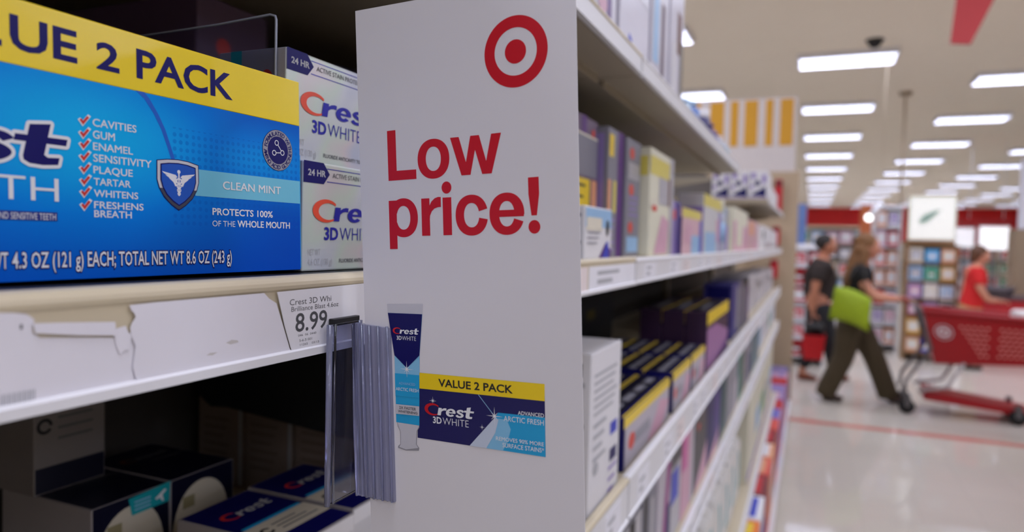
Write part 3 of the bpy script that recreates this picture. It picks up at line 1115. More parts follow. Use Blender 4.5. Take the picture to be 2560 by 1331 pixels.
p.build('slogan', sign, fix=False)
# printed toothpaste tube
TUBECYAN = mat('tube_cyan_print', (30, 160, 214), 0.45, var=0.04)
TUBEPALE = mat('tube_pale_blue_print', (130, 190, 226), 0.45, var=0.04)
CAPGREY = mat('printed_cap_grey', (198, 196, 204), 0.45, var=0.02)
CAPLINE = mat('printed_cap_shade', (150, 148, 156), 0.45)
p = Print()
p.pts(mmf([(12.9, 3.55), (30.2, 3.95), (29.75, 0), (13.3, 0)]), CAPGREY, 2)
p.pts(mmf([(13.3, 0), (29.75, 0), (27.95, -16), (26.95, -44), (15.78, -43.75), (15.9, -16.5)]), TUBECYAN, 2)
p.pts(mmf([(15.9, -16.5), (27.9, -15.8), (27.6, -26), (15.85, -26)]), TUBEPALE, 3)
p.pts(mmf([(15.85, -24), (27.6, -24), (27.35, -33), (15.85, -33)]), TUBECYAN, 4)
p.pts(mmf([(13.3, 0), (29.75, 0), (27.95, -16.2), (22.6, -20.9), (21.8, -21.4), (21.0, -20.9), (15.95, -16.8)]), NAVY, 5)
p.pts(mmf([(15.85, -36.4), (27.25, -36.3), (27.1, -40.1), (15.8, -40.3)]), CAPGREY, 5)
p.pts(mmf([(16.2, -43.75), (26.9, -43.95), (26.9, -44.7), (25.9, -46.2), (25.4, -51.6), (26.6, -52.9), (26.4, -54.0), (20.2, -54.7), (16.3, -54.1), (16.4, -53.3), (17.5, -52.4), (17.6, -47.4), (16.4, -45.2)]), CAPLINE, 2)
p.pts(mmf([(16.4, -43.75), (26.7, -43.95), (26.6, -44.6), (25.6, -46.2), (25.1, -51.6), (26.2, -52.9), (20.2, -54.3), (16.9, -53.6), (17.8, -52.4), (17.9, -47.4), (16.7, -45.0)]), CAPGREY, 3)


def star(p, c, r, m, layer):
    pts = []
    for k in range(16):
        rr = r * (1.0 if k % 4 == 0 else 0.55 if k % 4 == 2 else 0.13)
        a = R(90 + 22.5 * k)
        pts.append((c[0] + rr * math.cos(a), c[1] + rr * math.sin(a)))
    p.pts(pts, m, layer)


star(p, (0.0218, -0.0220), 0.0034, INK_WHITE, 6)
p.logo(0.0156, 0.0281, -0.0080, 0.0016, INK_WHITE, RED, 7)
p.text('3D', 0.0174, 0.0198, -0.0105, -0.0089, INK_WHITE, 7, bold=0.02, res=2)
p.text('WHITE', 0.0200, 0.0267, -0.0105, -0.0089, INK_WHITE, 7, bold=-0.008, res=2)
p.text('ADVANCED', 0.0178, 0.0257, -0.0283, -0.0273, PALEBLUE, 7, res=2)
p.text('ARCTIC FRESH', 0.0163, 0.0272, -0.0308, -0.0295, INK_WHITE, 7, res=2)
p.text('2X FASTER', 0.0176, 0.0258, -0.0381, -0.0370, GREYINK, 7, bold=0.02, res=2)
p.text('WHITENING', 0.0170, 0.0264, -0.0396, -0.0386, GREYINK, 7, bold=0.02, res=2)
p.build('tube_picture', sign, fix=False)
# printed value pack
p = Print()
PACKNAVY = mat('pack_navy_print', (22, 20, 88), 0.45, var=0.05)
p.pts(mmf([(25.9, -48.9), (81.3, -49.45), (81.4, -23.15), (27.0, -23.0)]), PACKNAVY, 1)
p.pts(mmf([(27.2, -29.2), (81.35, -29.3), (81.45, -23.15), (27.2, -23.0)]), YELLOW, 2)
p.text('VALUE 2 PACK', 0.0364, 0.0687, -0.02768, -0.0247, BLACKINK, 3, bold=0.022)
p.pts(mmf([(49.8, -49.1), (60.8, -37.6), (62.3, -35.3), (81.35, -35.2), (81.3, -49.45)]), TUBECYAN, 2)
p.pts(mmf([(49.8, -49.1), (60.8, -37.4), (66, -37.6), (67.5, -41), (66, -46), (64, -49.3)]), TUBEPALE, 3)
p.pts(mmf([(49.8, -49.1), (60.8, -37.4), (62.5, -38), (61, -43), (57, -49.2)]), mat('pale_flash_print', (196, 206, 224), 0.45), 4)
p.line((0.0541, -0.0293), (0.0607, -0.0366), 0.00025, PALEBLUE, 3)
star(p, (0.0609, -0.0367), 0.0036, INK_WHITE, 6)
star(p, (0.0555, -0.0414), 0.0013, INK_WHITE, 6)
star(p, (0.0336, -0.0335), 0.0018, INK_WHITE, 3)
p.logo(0.0298, 0.0521, -0.0388, 0.0029, INK_WHITE, RED, 5, outline=None)
p.text('3D', 0.0335, 0.0375, -0.0422, -0.0396, INK_WHITE, 4, bold=0.025)
p.text('WHITE', 0.0380, 0.0496, -0.0422, -0.0396, INK_WHITE, 4, bold=-0.012)
p.text('ADVANCED', 0.0706, 0.0810, -0.0352, -0.0338, INK_WHITE, 4, bold=0.01)
p.text('ARCTIC FRESH', 0.0647, 0.0809, -0.0381, -0.0362, INK_WHITE, 4, bold=0.0)
p.text('REMOVES 90% MORE', 0.0613, 0.0808, -0.0456, -0.0442, INK_WHITE, 5, bold=0.005)
p.text('SURFACE STAINS*', 0.0640, 0.0808, -0.0479, -0.0463, INK_WHITE, 5, bold=0.005)
p.build('pack_picture', sign, fix=False)

# ------------------------------------------------------------------ shadowy shelf below: white strip cartons
STRIPBODY = mat('strip_carton_board', (156, 150, 152), 0.5, var=0.03)
STRIPBEIGE = mat('strip_carton_cream', (208, 198, 178), 0.5, var=0.03)


def strip_carton(label, x_front, y0, z0, h, w_=0.066, d=0.10, tagged=False, banded=True):
    """Navy topped carton: local x along the shelf, y to the back, z up."""
    t = thing('whitening_carton', label, 'box', (x_front, y0, z0), R(90), 'navy and cream cartons on the dim lower shelf')
    mm = MB()
    mm.box(0, w_, 0, d, 0, h, STRIPBODY, 0.0008)
    mm.build('body', t)
    q = Print('top', depth=h, off=0.00008)
    q.rect(0.0015, 0.0012, w_ - 0.0015, d - 0.0015, NAVY if banded else DARKNAVY, 1)
    if banded:
        q.rect(0.0015, d * 0.20, w_ - 0.0015, d * 0.45, STRIPBEIGE, 2)
        q.rect(0.006, d * 0.45, w_ - 0.004, d * 0.485, CYAN, 3)
    else:
        q.rect(0.03, d * 0.55, w_ - 0.001, d * 0.575, GREYINK, 3)
    q.logo(0.012, 0.058, d * 0.66, 0.0075, PALEINK if banded else GREYINK, CRESTRED if banded else BROWNPRINT, 3)
    for k in range(3 if banded else 0):
        q.rect(0.022, d * (0.26 + 0.05 * k), 0.058 - 0.006 * k, d * (0.275 + 0.05 * k), GREYINK, 3)
    if banded:
        q.arc((0.013, d * 0.32), 0.005, 0.0028, 30, 330, BLACKINK, 3, 20)
    q.build('printed_top', t, fix=False)
    q = Print('front', off=0.00008)
    if banded:
        q.rect(0.001, 0.001, w_ - 0.001, h - 0.001, WHITE, 1)
        for k in range(40):
            q.rect(0.002 + 0.00155 * k, 0.002, 0.0026 + 0.00155 * k, h - 0.012, PALEINK, 2)
        q.rect(w_ - 0.022, h * 0.5, w_ - 0.008, h * 0.8, mat('khaki_print', (150, 140, 104), 0.5), 3)
    else:
        q.rect(0.001, 0.001, w_ - 0.001, h - 0.0002, DARKNAVY, 1)
        q.pts([(0.0015, 0.001)] + [(0.0015 + (w_ - 0.006) * (0.5 - 0.5 * math.cos(R(a))), 0.001 + (h - 0.008) * math.sin(R(a)) ** 0.6) for a in range(0, 181, 10)] + [(w_ - 0.0045, 0.001)], STRIPBEIGE, 2)
        q.rect(0.012, h * 0.62, 0.024, h * 0.76, mat('khaki_print', (150, 140, 104), 0.5), 3)
        q.rect(0.030, h * 0.2, 0.05, h * 0.4, PALEINK, 3)
    q.build('printed_front', t, fix=False)
    if tagged:
        q = Print('front', off=0.0006)
        q.pts([(0.029, h - 0.0015), (0.0660, h + 0.001), (0.0650, h - 0.0145), (0.032, h - 0.0150)], TEAL, 1)
        q.pts([(0.052, h - 0.0085), (0.0605, h - 0.0035), (0.0625, h - 0.0045), (0.0585, h - 0.0075), (0.0600, h - 0.0125), (0.0585, h - 0.0125), (0.0560, h - 0.0090), (0.0535, h - 0.0100)], INK_WHITE, 2)
        for k in range(3):
            q.rect(0.034, h - 0.006 - 0.003 * k, 0.048, h - 0.005 - 0.003 * k, PALEBLUE, 2)
        q.build('teal_tag', t, fix=False)
    return t


SH = 1.1988
strip_carton('front navy topped carton, brightest on the dim lower shelf', -0.296, 0.349, SH, 0.0712)
strip_carton('navy topped carton just behind the brightest one', -0.300, 0.4185, SH, 0.0712)
strip_carton('small navy and cream carton under the clear holder', -0.270, 0.4870, SH, 0.0687)
strip_carton('set back carton with a teal airplane tag', -0.462, 0.334, SH, 0.0712, tagged=True, banded=False)
strip_carton('set back carton with a bare cream arch, beside the tagged one', -0.462, 0.4005, SH, 0.0712, banded=False)
c = thing('recycled_carton', 'grey carton with a recycling ring lying on the set back cartons', 'box', (-0.52, 0.331, SH + 0.0717), R(90))
mm = MB()
mm.box(0, 0.0565, 0, 0.09, 0, 0.068, mat('recycled_board', (130, 124, 124), 0.55), 0.0008)
mm.build('body', c)
q = Print('front', off=0.0001)
q.rect(0.001, 0.001, 0.0555, 0.020, DARKNAVY, 1)
q.arc((0.008, 0.051), 0.006, 0.0035, 0, 330, BLACKINK, 1, 24)
for k in range(3):
    q.rect(0.018, 0.055 - 0.008 * k, 0.046, 0.057 - 0.008 * k, GREYINK, 1)
q.build('printed_front', c, fix=False)
TALL = mat('beige_board', (150, 132, 120), 0.55, var=0.03)
SPOTS = ['deepest', 'second deepest', 'middle', 'second nearest', 'nearest']
for k in range(5):
    c = thing('tall_carton', f'{SPOTS[k]} of five tan cartons standing in shadow at the back row', 'box', (-0.606 + k * 0.0655, 0.560, SH), 0, 'tan cartons in the dim back row')
    mm = MB()
    mm.box(0.0015, 0.064, 0, 0.05, 0, 0.146 - 0.006 * (k % 2), TALL, 0.001)
    mm.build('body', c)
    q = Print('front', off=0.0001)
    q.rect(0.0585, 0.004, 0.0630, 0.128, PALEINK, 1)
    q.rect(0.010, 0.085, 0.048, 0.110, mat('tan_panel', (150, 132, 118), 0.55), 1)
    for j in range(6):
        q.rect(0.010, 0.070 - 0.009 * j, 0.045 - 0.004 * (j % 3), 0.073 - 0.009 * j, mat('tan_line', (128, 112, 100), 0.55), 1)
    q.build('printed_front', c, fix=False)
c = thing('black_mass', 'black curved tray hanging under the eye level shelf', 'mass', (0, 0, 0))  # plain black curved solid with a top plate below the shelf
mm = MB()
mm.prism([(-0.60, 1.425), (-0.558, 1.340), (-0.548, 1.3254), (-0.538, 1.3129), (-0.5226, 1.3030), (-0.5009, 1.3044), (-0.30, 1.287), (-0.27, 1.292), (-0.26, 1.425)], 'y', 0.498, 0.530, BLACKPLASTIC)
mm.build('body', c)
mm = MB()
mm.box(-0.60, -0.26, 0.492, 0.536, 1.4245, 1.4285, BLACKPLASTIC)
mm.build('hanger', c)

# ------------------------------------------------------------------ stock along the shelf run
def art(q, W, H, spec):
    for i, s in enumerate(spec):
        k, L = s[0], i + 1
        if k == 'r':
            q.rect(s[1] * W, s[2] * H, s[3] * W, s[4] * H, s[5], L)
        elif k == 'o':
            q.oval((s[1] * W, s[2] * H), (s[3] * W, s[4] * H), s[5], L, 24)
        elif k == 'p':
            q.pts([(a * W, b_ * H) for a, b_ in s[1]], s[2], L)
        elif k == 'x':      # lines of small print
            for j in range(s[5]):
                v = s[2] - (s[2] - s[4]) * j / max(1, s[5] - 1)
                q.rect(s[1] * W, v * H, (s[3] - 0.06 * (j % 3)) * W, (v + (s[2] - s[4]) / s[5] * 0.45) * H, s[6], L)


def pack(name, label, y0, y1, z0, h, xf, d, body, front=(), end=(), cat='box', group=None, top=None, topart=()):
    t = thing(name, label, cat, (xf, y0, z0), R(90), group)
    W = y1 - y0
    mm = MB()
    mm.box(0, W, 0, d, 0, h, body, 0.0012)
    mm.build('body', t)
    if front:
        q = Print('front', off=0.0002)
        art(q, W, h, front)
        q.build('printed_front', t, fix=False)
    if end:
        q = Print('end', depth=d, off=0.0002)
        art(q, d, h, end)
        q.build('printed_end', t, fix=False)
    if topart:
        q = Print('top', depth=h, off=0.0002)
        art(q, W, d, topart)
        q.build('printed_top', t, fix=False)
    return t


Z1 = 1.4516
PALECREAM = mat('pale_cream_board', (226, 222, 200), 0.45, var=0.03)
PALEYELLOW = mat('pale_yellow_print', (222, 206, 96), 0.4, var=0.04)
GREYBOARD = mat('grey_board', (132, 130, 142), 0.45, var=0.05)
PURPLEGREY = mat('purple_grey_board', (112, 92, 116), 0.45, var=0.05)
REDSPOT = mat('coral_print', (216, 74, 60), 0.45)
# eye level shelf, near to far
pack('small_carton', 'small white carton with purple foot, standing beside the paper sign', 0.598, 0.688, Z1 + 0.001, 0.049, -0.186, 0.035, WHITE,
     [('r', 0.02, 0.62, 0.98, 0.97, PALEBLUE), ('r', 0.05, 0.55, 0.6, 0.8, CREAM), ('p', [(0.5, 0.02), (0.98, 0.02), (0.98, 0.18), (0.75, 0.32)], PURPLE), ('p', [(0.62, 0.02), (0.8, 0.35), (0.86, 0.35), (0.9, 0.02)], BLUE), ('o', 0.82, 0.62, 0.06, 0.16, BLACKINK), ('x', 0.08, 0.5, 0.55, 0.3, 3, GREYPRINT)],
     [('x', 0.1, 0.8, 0.9, 0.3, 4, GREYPRINT)])
pack('tall_pack', 'tall purple grey pack with a yellow sticker, behind the small white carton', 0.660, 0.765, Z1 + 0.001, 0.150, -0.226, 0.05, PURPLEGREY,
     [('r', 0.0, 0.34, 0.75, 0.56, YELLOW), ('x', 0.12, 0.50, 0.6, 0.42, 2, BLACKINK), ('r', 0.0, 0.58, 1, 0.86, GREYBOARD), ('r', 0.42, 0.86, 0.60, 1.0, PURPLE), ('r', 0.8, 0.3, 1.0, 0.56, PEACH), ('r', 0, 0.86, 1, 0.875, CREAM), ('o', 0.82, 0.9, 0.05, 0.03, REDSPOT)],
     [('r', 0.1, 0.1, 0.9, 0.9, GREYBOARD)])
pack('tall_pack', 'narrow grey pack with a yellow tab and a purple stripe', 0.769, 0.835, Z1, 0.148, -0.214, 0.05, GREYBOARD,
     [('r', 0.05, 0.78, 0.35, 0.95, YELLOW), ('r', 0.62, 0.0, 1.0, 1.0, PURPLE), ('r', 0.0, 0.3, 0.2, 0.6, PEACH), ('r', 0.35, 0.35, 0.55, 0.6, PALEYELLOW), ('x', 0.05, 0.28, 0.5, 0.05, 5, LILAC)],
     [('r', 0.1, 0.05, 0.9, 0.95, LILAC)])
pack('tall_pack', 'silver grey pack dotted with coral spots, right of the purple stripe', 0.838, 0.912, Z1, 0.146, -0.210, 0.05, GREYBOARD,
     [('o', 0.35, 0.88, 0.16, 0.05, REDSPOT), ('o', 0.35, 0.57, 0.16, 0.05, REDSPOT), ('o', 0.35, 0.25, 0.16, 0.05, REDSPOT), ('r', 0.1, 0.66, 0.9, 0.8, SILVER), ('r', 0.1, 0.04, 0.9, 0.17, PALEBLUE), ('x', 0.2, 0.5, 0.85, 0.35, 4, LILAC)])
pack('tall_carton_pack', 'tall cream carton with a yellow top on the eye level shelf', 0.918, 1.083, Z1, 0.144, -0.198, 0.06, PALECREAM,
     [('r', 0.0, 0.76, 0.8, 0.93, PALEYELLOW), ('r', 0.82, 0.0, 1, 1, SILVER), ('r', 0.35, 0.5, 0.75, 0.76, SILVER), ('p', [(0.2, 0.02), (0.75, 0.02), (0.8, 0.35), (0.5, 0.4)], PINK), ('o', 0.2, 0.48, 0.18, 0.06, CREAM), ('r', 0.76, 0.5, 0.84, 0.78, BROWNPRINT), ('o', 0.18, 0.45, 0.1, 0.03, REDSPOT)],
     [('r', 0.05, 0.02, 0.95, 0.98, PALECREAM), ('r', 0.05, 0.74, 0.95, 0.92, PALEYELLOW)])
pack('narrow_carton', 'narrow violet blue carton between the two yellow topped cartons', 1.092, 1.165, Z1, 0.084, -0.200, 0.05, BLUE,
     [('r', 0.0, 0.0, 0.35, 0.98, LILAC), ('o', 0.3, 0.75, 0.22, 0.1, REDSPOT), ('r', 0.4, 0.02, 0.95, 0.98, mat('violet_print', (58, 34, 128), 0.4))],
     [('r', 0.0, 0.0, 1, 1, LILAC)])
pack('display_carton', 'tall black and navy carton with a light blue top strip', 1.10, 1.395, Z1, 0.148, -0.262, 0.06, DARKNAVY,
     [('r', 0.0, 0.80, 0.42, 0.90, PALEBLUE), ('r', 0.45, 0.72, 0.98, 0.98, GREYPRINT), ('o', 0.6, 0.85, 0.1, 0.06, NAVY)])
pack('short_carton', 'short pink carton with a yellow top, in front of the navy carton', 1.172, 1.395, Z1, 0.078, -0.198, 0.05, mat('pale_pink_board', (216, 176, 186), 0.45),
     [('r', 0.0, 0.80, 0.95, 1.0, PALEYELLOW), ('r', 0.45, 0.0, 0.9, 0.42, PALEBLUE), ('r', 0.88, 0.0, 1.0, 0.8, BLUE), ('p', [(0.1, 0.3), (0.4, 0.2), (0.5, 0.6), (0.2, 0.7)], PINK)],
     [('r', 0, 0, 1, 0.8, NAVY)])
pack('tall_carton_pack', 'pale carton with a mustard top and light blue foot', 1.415, 1.70, Z1, 0.118, -0.198, 0.05, mat('pale_grey_board', (206, 204, 206), 0.45),
     [('r', 0.0, 0.80, 1.0, 1.0, PALEYELLOW), ('r', 0.1, 0.0, 0.72, 0.36, PALEBLUE), ('r', 0.70, 0.2, 0.86, 0.62, PINK), ('r', 0.86, 0.0, 1.0, 0.78, LILAC)],
     [('r', 0, 0, 1, 0.78, LILAC)])
# upright round topped bottle
def bottle(label, c, h, r, body, cap, lab, group=None, capr=0.62, cat='bottle', name='bottle', caph=0.16):
    t = thing(name, label, cat, c, 0, group)
    mm = MB()
    mm.lathe([(r * 0.9, 0), (r, 0.004), (r, h * 0.66), (r * 0.9, h * 0.74), (r * 0.5, h * 0.80), (r * 0.42, h * (1 - caph))], (0, 0, 0), body, 20)
    mm.build('body', t)
    mm = MB()
    mm.lathe([(r * capr, h * (1 - caph)), (r * capr, h * 0.99), (r * capr * 0.9, h)], (0, 0, 0), cap, 18)
    mm.build('cap', t)
    if lab:
        mm = MB()
        mm.lathe([(r * 1.004, h * 0.18), (r * 1.004, h * 0.56)], (0, 0, 0), lab, 20)
        mm.build('label_band', t)
    return t


bottle('pale bottle with a yellow white dome cap on the eye level shelf', (-0.235, 1.80, Z1), 0.128, 0.036, mat('pale_blue_bottle', (184, 190, 204), 0.35), PALECREAM, PALEBLUE, capr=0.9, caph=0.26)
pack('pouch', 'grey blue pouch just beyond the dome capped bottle', 1.87, 2.02, Z1, 0.115, -0.215, 0.03, GREYPRINT, [('r', 0, 0, 0.5, 1, PALEBLUE), ('r', 0.5, 0, 1, 0.6, LILAC)])
pack('pouch', 'cream and rose pouch in the middle of the eye level shelf', 2.06, 2.52, Z1, 0.125, -0.205, 0.04, PALECREAM, [('p', [(0, 0), (1, 0), (1, 0.62), (0.66, 0.62), (0.6, 0.1), (0.2, 0.1), (0.2, 0.7), (0, 0.7)], PINK)])
pack('pouch', 'rose and peach pouch toward the far end of the eye level shelf', 2.56, 3.05, Z1, 0.108, -0.205, 0.04, mat('rose_pouch', (206, 164, 172), 0.4), [('r', 0.1, 0.5, 0.5, 0.95, PEACH), ('r', 0.5, 0, 1, 0.3, PINK)])
pack('white_carton_far', 'white carton with a dark round spot at the far end of the shelf', 3.24, 3.95, Z1, 0.105, -0.20, 0.05, WHITE, [('o', 0.12, 0.62, 0.09, 0.2, mat('dark_green_print', (30, 44, 34), 0.5)), ('r', 0.3, 0.05, 0.95, 0.3, SILVER)])
pack('white_carton_far', 'plain white carton last on the eye level shelf', 3.99, 4.60, Z1, 0.10, -0.20, 0.05, WHITE, [('r', 0.1, 0.1, 0.9, 0.25, SILVER)])

# top shelf: tall packs then small bottles
ZT = 1.6722
CLEARGREY = mat('pale_plastic_pack', (196, 192, 204), 0.3, var=0.05)
TOPS = [(0.47, 0.56, 'tall plum and grey pack on the top shelf, next to the sign', PURPLEGREY, [('r', 0.1, 0.02, 0.5, 0.2, NAVY), ('r', 0.6, 0.0, 0.85, 0.5, PURPLE), ('o', 0.3, 0.35, 0.2, 0.06, PINK)]),
        (0.57, 0.70, 'tall grey pack with plum curls on the top shelf', CLEARGREY, [('o', 0.25, 0.14, 0.16, 0.09, BLACKINK), ('r', 0.72, 0.0, 0.85, 0.45, PURPLE), ('r', 0.5, 0.05, 0.6, 0.3, PURPLE), ('o', 0.6, 0.1, 0.12, 0.04, PINK)]),
        (0.71, 0.85, 'broad pale grey pack with a blue fleck on the top shelf', CLEARGREY, [('p', [(0.2, 0.02), (0.3, 0.1), (0.4, 0.08), (0.3, 0.0)], BLUE), ('r', 0.55, 0.3, 0.95, 0.8, SILVER)]),
        (0.86, 0.97, 'pale pack with a brown side band on the top shelf', CLEARGREY, [('r', 0.55, 0.0, 0.75, 0.45, mat('mauve_brown_print', (112, 92, 104), 0.5)), ('r', 0.1, 0.1, 0.4, 0.5, PALEBLUE)]),
        (0.98, 1.085, 'tall pack with a brown edge, last before the small bottles', CLEARGREY, [('r', 0.5, 0.3, 0.8, 0.55, BROWNPRINT), ('r', 0.74, 0.0, 1.0, 0.4, mat('olive_grey_print', (120, 112, 100), 0.5)), ('r', 0.2, 0.05, 0.45, 0.35, WHITE)])]
for (a, b_, lab, body, fr) in TOPS:
    pack('tall_pack', lab, a, b_ - 0.004, ZT, 0.24, -0.19, 0.07, body, fr, [('r', 0.1, 0.05, 0.9, 0.95, CLEARGREY)], group='tall packs on the top shelf')
PALEB = mat('sky_plastic', (176, 204, 228), 0.3)
bottle('sky blue bottle, first after the tall packs on the top shelf', (-0.215, 1.17, ZT), 0.033, 0.026, PALEB, PALEB, None, 'small bottles on the top shelf', capr=0.8)
bottle('sky blue bottle with a deeper blue foot, second on the top shelf', (-0.215, 1.26, ZT), 0.046, 0.026, mat('blue_plastic', (96, 130, 196), 0.3), PALEB, None, 'small bottles on the top shelf', capr=0.8)
bottle('navy jar with a white domed cap on the top shelf', (-0.215, 1.37, ZT), 0.05, 0.03, mat('navy_plastic', (60, 56, 110), 0.3), WHITE, None, 'small bottles on the top shelf', capr=0.95, caph=0.4)
bottle('purple bottle beside the white capped jar', (-0.215, 1.47, ZT), 0.041, 0.026, mat('purple_plastic', (74, 36, 112), 0.3), mat('purple_plastic', (74, 36, 112)), None, 'small bottles on the top shelf', capr=0.9)
bottle('violet bottle after the purple one', (-0.215, 1.55, ZT), 0.036, 0.024, mat('violet_plastic', (60, 48, 150), 0.3), mat('violet_plastic', (60, 48, 150)), None, 'small bottles on the top shelf', capr=0.9)
bottle('pale grey bottle, second last on the top shelf', (-0.215, 1.64, ZT), 0.04, 0.026, mat('pale_plastic', (190, 196, 208), 0.3), WHITE, None, 'small bottles on the top shelf', capr=0.8)
bottle('pale blue green bottle at the very end of the top shelf', (-0.215, 1.75, ZT), 0.033, 0.026, mat('aqua_plastic', (150, 186, 200), 0.3), PALEB, None, 'small bottles on the top shelf', capr=0.8)
# three patterned boxes facing the viewer on the far top shelf
for k in range(3):
    t = thing('patterned_box', ('deepest', 'middle', 'outermost')[k] + ' of three white boxes with navy blots on the far top shelf', 'box', (-0.418 + 0.0785 * k, 3.215, ZT), 0, 'patterned boxes on the far top shelf')
    mm = MB()
    mm.box(0, 0.075, 0, 0.3, 0, 0.12, WHITE, 0.001)
    mm.build('body', t)
    q = Print('front', off=0.0003)
    art(q, 0.075, 0.12, [('r', 0.0, 0.0, 1, 0.05, LILAC), ('p', [(0.1, 0.1), (0.95, 0.06), (0.9, 0.45), (0.6, 0.3), (0.3, 0.22)], NAVY), ('o', 0.45, 0.55, 0.16, 0.1, NAVY), ('r', 0.7, 0.55, 0.92, 0.85, LILAC), ('r', 0.1, 0.72, 0.35, 0.92, LILAC), ('o', 0.15, 0.42, 0.1, 0.08, LILAC)])
    q.build('printed_front', t, fix=False)
pack('white_carton_far', 'long white carton behind the patterned boxes on the far top shelf', 3.55, 4.7, ZT, 0.11, -0.21, 0.1, WHITE, [('r', 0.02, 0.1, 0.98, 0.3, SILVER)])

# third shelf: white carton, then rows of value packs
Z3 = 1.1984
t = pack('white_text_carton', 'tall white carton covered in small print on the lower shelf', 0.632, 0.744, Z3, 0.165, -0.186, 0.06, WHITE,
         [('x', 0.1, 0.85, 0.85, 0.62, 6, PALEINK), ('r', 0.66, 0.42, 0.9, 0.50, BLUE), ('r', 0.66, 0.25, 0.9, 0.33, NAVY), ('x', 0.62, 0.2, 0.92, 0.06, 3, LILAC), ('o', 0.2, 0.3, 0.08, 0.04, PALEINK), ('x', 0.1, 0.55, 0.5, 0.35, 4, PALEINK)],
         [('r', 0.25, 0.86, 0.85, 0.94, BLACKINK), ('x', 0.1, 0.8, 0.9, 0.4, 6, PALEINK), ('r', 0.1, 0.1, 0.6, 0.22, NAVY), ('r', 0.55, 0.24, 0.9, 0.28, CYAN)])
PKBODY = mat('pearl_pink_board', (188, 180, 190), 0.4, var=0.05)
VP_FRONT = [('r', 0.0, 0.80, 1, 1.0, YELLOW), ('r', 0.02, 0.02, 0.98, 0.8, PKBODY), ('o', 0.14, 0.45, 0.06, 0.16, REDSPOT), ('r', 0.2, 0.32, 0.5, 0.55, GREYPRINT), ('p', [(0.45, 0.03), (0.8, 0.03), (0.98, 0.5), (0.75, 0.7)], PINK)]
VP_END = [('o', 0.5, 0.62, 0.26, 0.09, REDSPOT), ('r', 0.2, 0.25, 0.8, 0.42, BLUE)]
VP_TOP = [('r', 0.02, 0.02, 0.98, 0.10, YELLOW), ('r', 0.05, 0.2, 0.95, 0.95, DARKNAVY), ('r', 0.10, 0.38, 0.26, 0.62, GREYPRINT), ('r', 0.32, 0.38, 0.5, 0.62, GREYPRINT), ('r', 0.56, 0.38, 0.72, 0.62, GREYPRINT), ('r', 0.78, 0.38, 0.92, 0.62, GREYPRINT)]
XS = [-0.194, -0.242, -0.290, -0.338, -0.386, -0.434]
ROWN = ['front', 'second', 'third', 'fourth', 'fifth', 'sixth']
for k in range(6):
    pack('value_pack', f'navy value pack with yellow edge, {ROWN[k]} rank of the nearest stack', 0.800, 1.085, Z3, 0.064, XS[k], 0.046, NAVY, VP_FRONT, VP_END, group='navy value packs on the lower shelf', topart=VP_TOP)
for k in range(4):
    pack('value_pack', f'navy value pack with yellow edge, {ROWN[k]} rank of the middle stack', 1.115, 1.292, Z3, 0.064, XS[k], 0.046, NAVY, VP_FRONT, VP_END, group='navy value packs on the lower shelf', topart=VP_TOP)
    pack('value_pack', f'navy value pack with yellow edge, {ROWN[k]} rank of the short third stack', 1.305, 1.475, Z3, 0.064, XS[k], 0.046, NAVY, VP_FRONT, VP_END, group='navy value packs on the lower shelf', topart=VP_TOP)
PLUM = mat('plum_board', (58, 34, 66), 0.4, var=0.05)
for k in range(3):
    pack('value_pack', f'plum value pack with a yellow top band, {ROWN[k]} rank of the taller stack', 1.50, 1.90, Z3, 0.128, XS[k], 0.046, PLUM,
         [('r', 0.0, 0.78, 1, 1.0, YELLOW), ('p', [(0.0, 0.02), (1, 0.02), (1, 0.4), (0.4, 0.7), (0, 0.72)], mat('mauve_print', (160, 110, 160), 0.45)), ('p', [(0.35, 0.02), (1, 0.02), (1, 0.3)], PURPLE)],
         [('r', 0.1, 0.1, 0.9, 0.9, PLUM)], group='plum value packs on the lower shelf', topart=[('r', 0.05, 0.2, 0.95, 0.9, DARKNAVY), ('r', 0.2, 0.4, 0.6, 0.6, GREYPRINT)])
pack('upright_pack', 'upright indigo pack after the taller plum stack', 2.06, 2.26, Z3, 0.158, -0.20, 0.08, mat('indigo_board', (60, 58, 130), 0.4), [('r', 0.6, 0.1, 0.95, 0.9, GREYPRINT)], [('r', 0.1, 0.05, 0.9, 0.95, NAVY)])
pack('upright_pack', 'slate upright pack with a plum edge, past the indigo one', 2.27, 2.62, Z3, 0.158, -0.20, 0.08, mat('slate_board', (104, 102, 118), 0.4), [('r', 0.85, 0.0, 1, 0.8, PURPLE), ('r', 0.3, 0.85, 0.9, 1.0, BLACKINK)])
for k, (a, b_) in enumerate(((2.68, 3.17), (3.22, 3.95), (4.0, 4.7))):
    pack('pale_bag', ('nearest', 'middle', 'farthest')[k] + ' of three pale white bags on the lower shelf', a, b_, Z3, 0.15 - 0.01 * k, -0.22, 0.12, mat('pale_bag', (206, 200, 204), 0.5), [('r', 0.1, 0.5, 0.6, 0.8, SILVER)], group='pale bags on the lower shelf')
for k in range(3):
    pack('dark_carton', ('near', 'middle', 'far')[k] + ' black carton deep behind the navy value packs', 0.80 + 0.37 * k, 1.15 + 0.37 * k, Z3, 0.15, -0.50, 0.09, mat('black_board', (24, 22, 30), 0.5), [('r', 0.3, 0.5, 0.5, 0.66, mat('dull_ochre', (96, 80, 20), 0.5))], group='black cartons at the back of the lower shelf')

